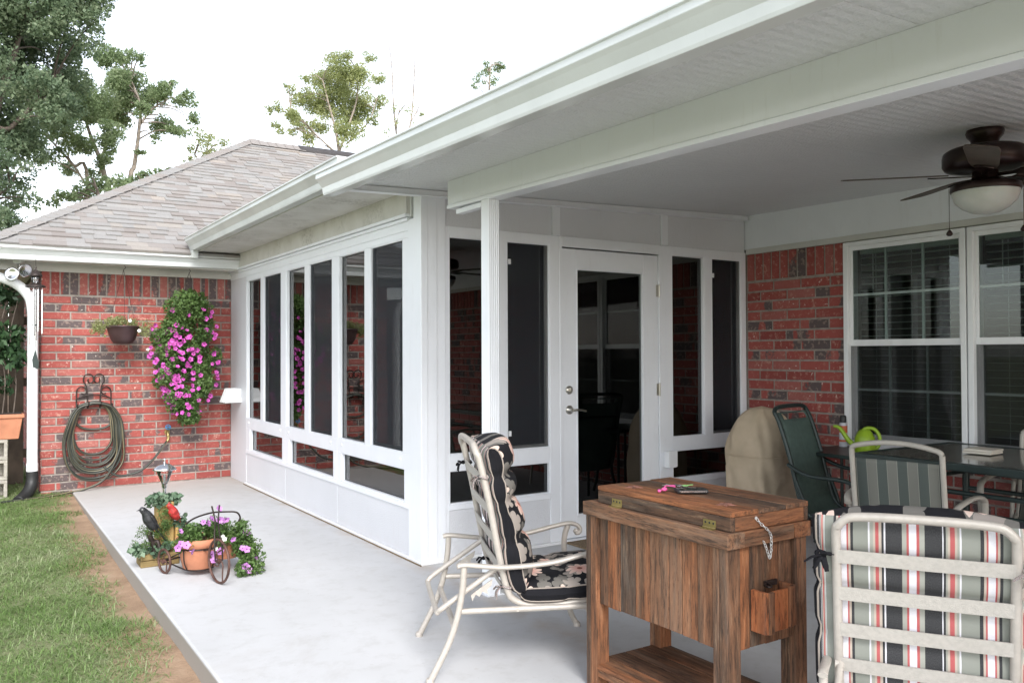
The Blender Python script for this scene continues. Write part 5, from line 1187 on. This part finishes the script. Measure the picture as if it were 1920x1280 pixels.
# ================================================================== BLOCKS + TROUGH PLANT
def cinder(loc,label,rz_=0.):
    b=MB(); x,y,z=loc; L_,D,H=.39,.19,.19; t=.03
    # hollow block lying on its side: two cores run front to back
    for a,c in (((0,0,0),(L_,D,t)),((0,0,H-t),(L_,D,H)),((0,0,t),(t,D,H-t)),((L_-t,0,t),(L_,D,H-t)),((L_/2-t/2,0,t),(L_/2+t/2,D,H-t)),((t,D*.8,t),(L_/2-t/2,D*.85,H-t)),((L_/2+t/2,D*.8,t),(L_-t,D*.85,H-t))):
        b.box([p+q for p,q in zip(a,loc)],[p+q for p,q in zip(c,loc)])
    o=b.build('concrete_block','block',bevel=.004); tag(o,label,'concrete block','concrete blocks stacked under the terracotta trough'); return o
bx=sight(13,900,4.62)[0]
for k in range(3): cinder((bx-.39,4.50,-.04+.192*k),['bottom concrete block of the stack at the left edge','middle concrete block of the stack at the left edge','top concrete block, directly under the terracotta trough'][k])
tx=bx+.10
tp_=thing('trough_planter','terracotta trough with a tall broad-leaved green plant on the concrete blocks','planter',(tx-.3,4.6,.54))
b=MB(); z=.537
b.hexa([(tx-.56,4.50,z),(tx-.01,4.50,z),(tx-.01,4.69,z),(tx-.56,4.69,z),(tx-.60,4.47,z+.20),(tx+.02,4.47,z+.20),(tx+.02,4.72,z+.20),(tx-.60,4.72,z+.20)]); b.box((tx-.615,4.455,z+.20),(tx+.035,4.735,z+.235)); b.build('trough','pot',tp_,bevel=.006,seg=2)
b=MB(); b.box((tx-.59,4.48,z+.2355),(tx+.015,4.71,z+.242)); b.build('potting_soil','peat',tp_)
cl=[];rd=[];ct=[]
for _ in range(46): 
    zz=random.uniform(.80,1.95); cl.append((tx-.28+random.uniform(-.30,.25)*(1.1-.15*(zz-1)),4.6+random.uniform(-.10,.10),zz)); rd.append((.10,.09,.11)); ct.append(46)
leaves('foliage','leafS',cl,rd,ct,.075,tp_,aspect=.55,droop=.8)
b=MB()
for k in range(6): x=tx-.5+k*.09; b.tube(spline([(x,4.6,z+.24),(x+.02,4.59,1.1),(x-.03,4.61,1.5),(x+.03,4.6,1.85)],4),.006,6)
b.build('stem','barkd',tp_)
# ================================================================== TIMBER ORNAMENT with solar lamp and birds
ox,oy=-1.37,.98
orn=thing('timber_ornament','small timber post ornament with ivy around its log box base','garden ornament',(ox,oy,0))
b=MB(); b.box((ox-.125,oy-.07,.0),(ox+.105,oy+.09,.04)); b.box((ox-.123,oy-.068,.0415),(ox+.103,oy+.088,.078)); b.build('log_box','logx',orn,bevel=.006,seg=2)
b=MB(); b.box((ox-.02,oy-.005,.08),(ox+.085,oy+.095,.385)); b.build('tall_post','logz',orn,bevel=.008,seg=2)
b=MB(); b.box((ox+.088,oy-.03,.05),(ox+.155,oy+.045,.245)); b.build('short_post','logz',orn,bevel=.006,seg=2)
b=MB(); b.tube(spline([(ox-.04,oy-.06,.07),(ox-.05,oy-.07,.14),(ox-.075,oy-.08,.20),(ox-.07,oy-.085,.225)],5),[.020-.0005*i for i in range(16)],8); b.tube(spline([(ox-.055,oy-.07,.15),(ox-.03,oy-.09,.16),(ox-.02,oy-.10,.12)],5),.012,8); b.build('branch_stump','iron',orn)
def clump(n,cx_,cy_,cz_,sx_,sy_,sz_): return [(cx_+random.uniform(-sx_,sx_),cy_+random.uniform(-sy_,sy_),cz_+random.uniform(-sz_,sz_)) for _ in range(n)]
cl=clump(22,ox+.035,oy+.04,.395,.085,.06,.018)+clump(16,ox-.06,oy-.07,.10,.10,.03,.03)+clump(7,ox+.12,oy-.03,.25,.05,.03,.03)
leaves('ivy','leafI',cl,[.032]*len(cl),[16]*len(cl),.034,orn,aspect=.8)
cl=clump(20,ox-.03,oy-.05,.19,.07,.035,.08)+clump(10,ox+.03,oy-.04,.27,.03,.02,.07)+clump(6,ox-.13,oy-.05,.13,.03,.03,.03)+clump(5,ox-.10,oy-.05,.22,.03,.02,.03)
leaves('greenery','leafP',cl,[.030]*len(cl),[60]*len(cl),.013,orn,aspect=.4)
def bird(name,label,loc,size,yaw,mat,dark,crest):
    r=thing(name,label,'bird figurine',loc,0); c=V3(loc); f=V3((math.cos(yaw),math.sin(yaw),0)); s=V3((-f[1],f[0],0)); up=V3((0,0,1)); S=size
    ax=f*.45+up*.9; ax/=np.linalg.norm(ax)
    path=[c-ax*.42*S,c-ax*.30*S,c-ax*.12*S+f*.02*S,c+ax*.10*S+f*.05*S,c+ax*.28*S+f*.05*S,c+ax*.40*S+f*.07*S,c+ax*.52*S+f*.11*S,c+ax*.60*S+f*.12*S]
    b=MB(); rr=[q*(1.3 if crest else 1.12) for q in (.03,.11,.175,.19,.15,.115,.10,.04)]; P=spline(path,5); R_=[float(np.interp(i,[k*5 for k in range(8)],rr))*S for i in range(len(P))]; b.tube(P,R_,14)
    if crest: b.tube([c+ax*.55*S+f*.08*S,c+ax*.72*S-f*.0*S],[.07*S,.01*S],8)
    b.build('body',mat,r)
    b=MB(); h=c+ax*.52*S+f*.2*S; b.tube([h-f*.02*S,h+f*.13*S-up*.02*S],[.035*S,.004*S],8); b.build('beak',dark if not crest else 'beak',r)
    b=MB(); t0=c-ax*.35*S; 
    for k in (-1,0,1): b.cbox(t0-ax*.28*S-f*.10*S+s*k*.035*S,(.30*S,.03*S,.012*S),ax*.92+f*.25,s,np.cross(ax,s))
    b.build('tail',mat,r,bevel=.0015)
    for k in (-1,1):
        b=MB(); w0=c+ax*.15*S+s*k*.165*S-f*.02*S; b.tube(spline([w0+ax*.12*S,w0,w0-ax*.30*S-s*k*.02*S-f*.06*S,w0-ax*.52*S-s*k*.07*S-f*.10*S],4),[.05*S]+[.10*S]*5+[.07*S]*4+[.045*S]*2+[.015*S],8,flat=(1,.5)); b.build('wing',mat,r)
    b=MB()
    for k in (-1,1): b.ball(c+ax*.53*S+f*.15*S+s*k*.075*S,.018*S,8)
    b.each('eye','zinc' if not crest else 'black',r)
    b=MB()
    for k in (-1,1): b.tube([c-ax*.22*S+s*k*.06*S,c-ax*.40*S+s*k*.06*S+f*.10*S],.014*S,6)
    b.each('foot','beak',r)
bird('bird_figurine','black bird figurine perched on the twig stump of the timber ornament',(ox-.066,oy-.088,.290),.175,R(200),'birdblack','birdblack',False)
bird('bird_figurine','red cardinal figurine perched on the short timber post',(ox+.078,oy-.055,.318),.125,R(205),'birdred','beak',True)
sl=thing('solar_lamp','chrome solar lamp with a ribbed glass cone rising from the tall timber post','solar lamp',(ox+.035,oy+.045,.385))
c=(ox+.035,oy+.045,.385); b=MB(); b.tube([c,(c[0],c[1],c[2]+.10)],.0105,12); b.lathe((c[0],c[1],c[2]+.085),[(.012,0),(.016,.006),(.016,.022),(.02,.03)],16); b.build('stem','chrome',sl)
b=MB(); prof=[(.018,.115)]+[(.020+.0036*k+(.0025 if k%2 else 0),.122+.009*k) for k in range(10)]; b.lathe(c,prof,20,cap=False); b.build('glass_cone','lampglass',sl)
b=MB(); b.lathe(c,[(.070,.200),(.074,.203),(.062,.216),(.045,.230),(.030,.238),(.012,.241),(.006,.243),(.005,.262),(.009,.268),(.004,.276),(.0,.277)],28); b.build('cap','chrome',sl)
b=MB(); b.lathe(c,[(.004,.118),(.010,.13),(.010,.16),(.004,.17)],12); b.build('lens','vinyl',sl)
# ================================================================== TRICYCLE PLANTER
tri=thing('tricycle_planter','dark iron tricycle plant stand rolling toward the camera with curled spokes','plant stand',(-1.22,.50,0))
fw_=V3((-1.175,.285,0)); ra=V3((-1.395,.70,0)); rb=V3((-1.09,.86,0))
hd_=fw_-(ra+rb)/2; hd_/=np.linalg.norm(hd_)
def wheel(c,rad,axis_dir,name):
    b=MB(); u=V3(axis_dir); u[2]=0; u/=np.linalg.norm(u); z=V3((0,0,1)); cc=V3(c)+z*rad; ax=np.cross(u,z)
    b.tube([cc+u*math.cos(t)*(rad-.006)+z*math.sin(t)*(rad-.006) for t in [2*PI*i/30 for i in range(30)]],.0075,8,closed=True,flat=(1,1))
    for k in range(3):
        a=k*2*PI/3+.9; d=u*math.cos(a)+z*math.sin(a); e=-u*math.sin(a)+z*math.cos(a)
        b.tube(spline([cc+d*(rad-.01),cc+d*rad*.6+e*rad*.12,cc+d*rad*.25+e*rad*.30,cc-d*rad*.02+e*rad*.16,cc+d*rad*.12+e*rad*.02],5),.0042,6)
    b.lathe(cc-ax*.012,[(.012,0),(.012,.024)],12,axis=ax); b.build(name,'rust',tri)
fdir=V3((.22,-.975,0)); rdir=V3((.30,-.95,0))
wheel(fw_,.130,fdir,'wheel'); wheel(ra,.076,rdir,'wheel'); wheel(rb,.076,rdir,'wheel')
pc_=V3((-1.215,.60,.0))
b=MB()
def rg(c,r,z,rr=.0045): b.tube([(c[0]+r*math.cos(t),c[1]+r*math.sin(t),z) for t in [2*PI*i/24 for i in range(24)]],rr,6,closed=True)
rg(pc_,.126,.165); rg(pc_,.085,.035)
for k in range(4): a=k*PI/2+.6; b.tube(spline([pc_+V3((.127*math.cos(a),.127*math.sin(a),.167)),pc_+V3((.122*math.cos(a),.122*math.sin(a),.09)),pc_+V3((.095*math.cos(a),.085*math.sin(a),.035))],4),.0042,6)
b.tube([ra+V3((0,0,.076)),rb+V3((0,0,.076))],.005,6); b.tube([(ra+rb)/2+V3((0,0,.076)),pc_+V3((-.02,.09,.04))],.005,6); b.tube([ra+V3((0,0,.076)),pc_+V3((-.085,-.02,.035))],.0045,6); b.tube([ra+V3((0,0,.08)),pc_+V3((-.10,-.04,.150))],.0045,6)
zf=V3((0,0,1)); side=np.cross(fdir/np.linalg.norm(fdir),zf)
for s in (-1,1):
    b.tube(spline([fw_+zf*.13+side*.022*s,fw_+zf*.22+side*.022*s-hd_*.01,fw_+zf*.285+side*.015*s-hd_*.03,fw_+zf*.36-hd_*.035+side*.010*s,fw_+zf*.445-hd_*.05+side*.024*s],5),.0048,6)
b.tube(spline([pc_+V3((0,-.11,.155)),fw_+zf*.20-hd_*.06,fw_+zf*.27-hd_*.02],4),.005,6)
# sweeping handle bar above the pots
b.tube(spline([(-1.335,.60,.20),(-1.315,.575,.285),(-1.27,.52,.345),(-1.20,.40,.392),(-1.13,.32,.405),(-1.07,.305,.398),(-1.045,.32,.365),(-1.05,.33,.34)],6),.0052,8)
b.build('frame','iron',tri)
def pot(name,label,c,r,h,mat='pot'):
    p=thing(name,label,'flower pot',c); b=MB(); c=V3(c); b.lathe(c,[(r*.66,0),(r*.70,.004),(r*.90,h*.72),(r*.90,h*.73),(r,h*.735),(r*1.02,h*.98),(r*.99,h),(r*.90,h),(r*.88,h*.86),(0,h*.85)],30); b.build('pot_body',mat,p); return p
pot1=pot('terracotta_pot','larger terracotta pot of petunias held in the tricycle stand',(-1.215,.60,.040),.135,.18)
b=MB(); b.lathe((-1.255,.585,.150),[(.05,0),(.066,.06),(.070,.062),(.070,.072),(.063,.074)],22); b.build('inner_pot','potdark',pot1)
cl=clump(22,-1.19,.58,.255,.10,.08,.035)+clump(9,-1.30,.55,.22,.05,.04,.04)
leaves('foliage','leafP',cl,[.045]*len(cl),[75]*len(cl),.022,pot1,aspect=.5)
b=MB(); blossoms(b,[(-1.215,.49,.325),(-1.185,.49,.315),(-1.11,.47,.325),(-1.345,.48,.215),(-1.315,.47,.205),(-1.36,.49,.19),(-1.285,.46,.165),(-1.175,.45,.135),(-1.34,.50,.285)],.024,(0,-1,.3)); b.build('blossoms',['petal2','darkpink'],pot1)
pot2=pot('terracotta_pot','smaller terracotta pot behind the front wheel with petunias spilling to the slab',(-1.055,.60,.075),.095,.135)
cl=clump(20,-1.045,.52,.24,.08,.07,.05)+clump(16,-.985,.45,.17,.06,.05,.06)+clump(16,-.95,.42,.09,.05,.05,.06)+clump(8,-1.00,.38,.05,.04,.03,.03)
leaves('foliage','leafP',cl,[.045]*len(cl),[75]*len(cl),.022,pot2,aspect=.5)
b=MB(); pts=[sight(a,c,y) for a,c,y in ((1236*0+437,1010.5,.36),(455,1027,.36),(463,1029,.35),(461,1062,.34),(466,1068,.34),(478,1043,.40),(424,974,.36),(412,974,.38),(462,998,.45),(455,1060,.36),(400,1050,.33),(413,1033,.30),(399,972,.40),(411,953,.40))]
blossoms(b,pts,.026,(0,-1,.25)); b.build('blossoms',['petal2','darkpink'],pot2)
b=MB(); blossoms(b,[sight(418,1005,.36),sight(421,1010,.36),sight(405,1028,.34)],.014,(0,-1,.3)); b.build('white_blossoms',['petalw','petalw'],pot2)
# ================================================================== FENCE + TREES
fn=thing('board_fence','dark weathered board fence behind the left end of the house','fence',(-4.0,5.5,0))
b=MB(); x=-9.0; random.seed(4)
while x<-1.98: b.box((x,5.5+random.uniform(-.004,.004),-.1),(x+.138,5.52,2.05+random.uniform(-.01,.01))); x+=.142
b.build('board','fence',fn)
b=MB()
for z in (.25,1.0,1.65): b.box((-9,5.522,z),(-1.86,5.56,z+.09))
b.each('rail','fence',fn)
def tree(name,label,mat,bark,y,clumps,trunks,size,dens,group='trees behind the house',yspread=1.1,fill=.62,lo=.34,hi=.72):
    g0=sight(trunks[0][0][0],trunks[0][0][1],y); r=thing(name,label,'tree',(g0[0],y,-.1),0,group)
    cl=[];rd=[];ct=[]
    for (px,py,pr) in clumps:
        yy=y+random.uniform(-yspread,yspread); c=sight(px,py,yy); dist=(c-CAM)@_fw; rm=pr/FPX*dist
        n=max(6,int(17*(pr/40)**1.1))
        for _ in range(n):
            d=rng.normal(size=3); d/=np.linalg.norm(d); q=rng.random()**.4
            s=rm*random.uniform(lo,hi); cl.append(c+d*np.array([rm,rm*.8,rm*.9])*q*.85); rd.append((s,s,s*.72)); ct.append(max(14,int(dens*.42*(s/.15)**1.7*fill)))
    leaves('crown',mat,cl,rd,ct,size,r,aspect=.6,shell=.15)
    b=MB()
    for tr in trunks:
        pts=[]
        for i,(px,py,w_) in enumerate(tr): pts.append(sight(px,py,y))
        if tr is trunks[0] or len(tr[0])==3 and tr[0][2]>=9: 
            p0=pts[0].copy(); p0[2]=-.15; pts=[p0]+pts; ws=[tr[0][2]*1.25]+[q[2] for q in tr]
        else: ws=[q[2] for q in tr]
        dist=(pts[-1]-CAM)@_fw; P=spline(pts,5); R_=[float(np.interp(i/5,range(len(ws)),ws))/2.5/FPX*dist for i in range(len(P))]; b.tube(P,R_,8)
    # twigs from the nearest limb to the leaf clumps
    limb=np.array([p for p in b.v[::8]])
    for c in cl[::5]:
        j=np.argmin(((limb-c)**2).sum(1)+ (limb[:,2]>c[2])*2); p=limb[j]
        if np.linalg.norm(p-c)<3.2: b.tube(spline([p,(p+c)/2+V3((0,0,.12)),c],4),[.020,.019,.018,.016,.014,.012,.010,.008,.006],5,cap=False)
    b.build('trunk',bark,r)
tree('oak_tree','big dark green tree filling the top left corner','leafA','barkd',13.,
  [(40,50,85),(120,30,70),(165,25,45),(10,150,90),(90,130,75),(150,85,40),(30,245,80),(110,205,50),(70,180,60),(25,340,45),(12,400,50),(45,375,32),(-20,300,70),(-60,150,110),(-40,30,100),(60,-40,110),(150,-50,80),(-30,420,60),(180,60,22),(190,8,20)],
  [[(-60,520,34),(-50,400,30),(-30,280,26),(0,180,20),(30,90,12),(50,0,8)],[(-30,300,14),(20,240,11),(60,200,8),(100,150,5)],[(-50,400,12),(-10,370,8),(20,350,5)]],.068,140,fill=.85,yspread=1.4,lo=.22,hi=.46)
tree('ash_tree','mid green tree with forked pale trunks left of the roof hip','leafB','bark',17.,
  [(140,170,42),(200,110,28),(235,110,24),(262,112,16),(240,160,36),(180,190,42),(285,185,30),(305,235,26),(345,190,22),(358,222,17),(318,160,14),(110,235,38),(62,262,26),(95,290,22),(150,270,30),(205,250,30),(215,215,32),(265,205,22),(130,320,20),(75,300,14),(190,305,18),(205,285,16),(340,250,14),(290,262,10),(262,285,10),(300,170,24),(245,190,30),(220,150,26),(325,240,18),(160,210,34),(120,200,30),(175,330,16)],
  [[(205,385,13),(196,330,12),(188,300,11),(170,255,8),(158,215,6),(150,175,4)],[(243,372,12),(252,310,10),(260,250,8),(262,195,6),(245,150,4)],[(188,300,8),(200,270,6),(208,230,4)],[(262,235,6),(285,205,4),(310,190,3)],[(165,350,9),(138,310,7),(110,280,5),(85,250,3)],[(160,345,6),(145,320,5),(128,295,3)]],.062,250,fill=.85)
tree('shrub_tree','low bushy green tree just above the left slope of the roof','leafB','barkd',14.,
  [(120,370,20),(150,358,24),(185,350,24),(225,345,24),(262,332,18),(300,325,16),(325,322,12),(100,378,12)],
  [[(190,420,12),(188,380,9),(180,350,5)],[(200,400,6),(240,360,4),(300,330,3)]],.065,200,fill=.9)
tree('sapling_tree','small pale yellow-green tree at the foot of the left treetops','leafC','bark',18.,
  [(385,255,24),(362,285,17),(400,285,20),(418,270,14),(375,310,14),(355,300,10)],
  [[(390,400,7),(385,330,6),(388,280,4),(395,250,2)],[(385,320,3),(365,290,2)]],.060,130,fill=.7)
tree('elm_tree','airy yellow-green tree in the middle above the roof ridge','leafC','bark',22.,
  [(640,130,34),(610,150,30),(670,150,30),(690,190,32),(575,190,28),(620,190,36),(655,215,32),(545,215,22),(560,240,22),(600,240,26),(640,255,20),(710,150,16),(520,200,13),(545,165,14),(575,150,12),(690,110,14),(650,105,14),(705,225,16),(520,240,14),(505,205,10),(715,190,18),(600,200,26),(660,240,26),(640,170,30),(580,260,18)],
  [[(640,330,10),(636,285,9),(628,240,6),(615,190,4),(605,150,3)],[(636,285,6),(652,240,5),(668,190,4),(672,140,3)],[(634,290,5),(600,260,4),(570,230,3),(545,205,2)],[(650,270,4),(690,230,3),(705,190,2)]],.070,150,fill=.85)
tree('bare_tree','thin half bare tree right of the yellow-green tree','leafC','bark',21.,
  [(745,232,14),(765,205,13),(780,235,12),(725,248,14),(738,205,9),(770,250,14),(790,215,8)],
  [[(750,330,6),(745,270,5),(738,200,3.5),(735,130,2.5),(728,75,1.5)],[(752,300,5),(770,230,4),(776,160,3),(778,100,1.5)],[(742,240,3),(752,190,2),(762,130,1.2)],[(770,230,2.5),(790,190,2),(800,150,1.2)]],.055,80,fill=.5)
tree('pine_tree','small treetop peeking over the gutter near the picture centre','leafB','bark',20.,
  [(915,135,16),(935,125,14),(900,150,13),(890,162,9),(925,150,12),(945,128,8),(912,120,8)],
  [[(915,260,8),(916,200,6),(918,150,4),(920,125,2)]],.060,170,fill=.8)
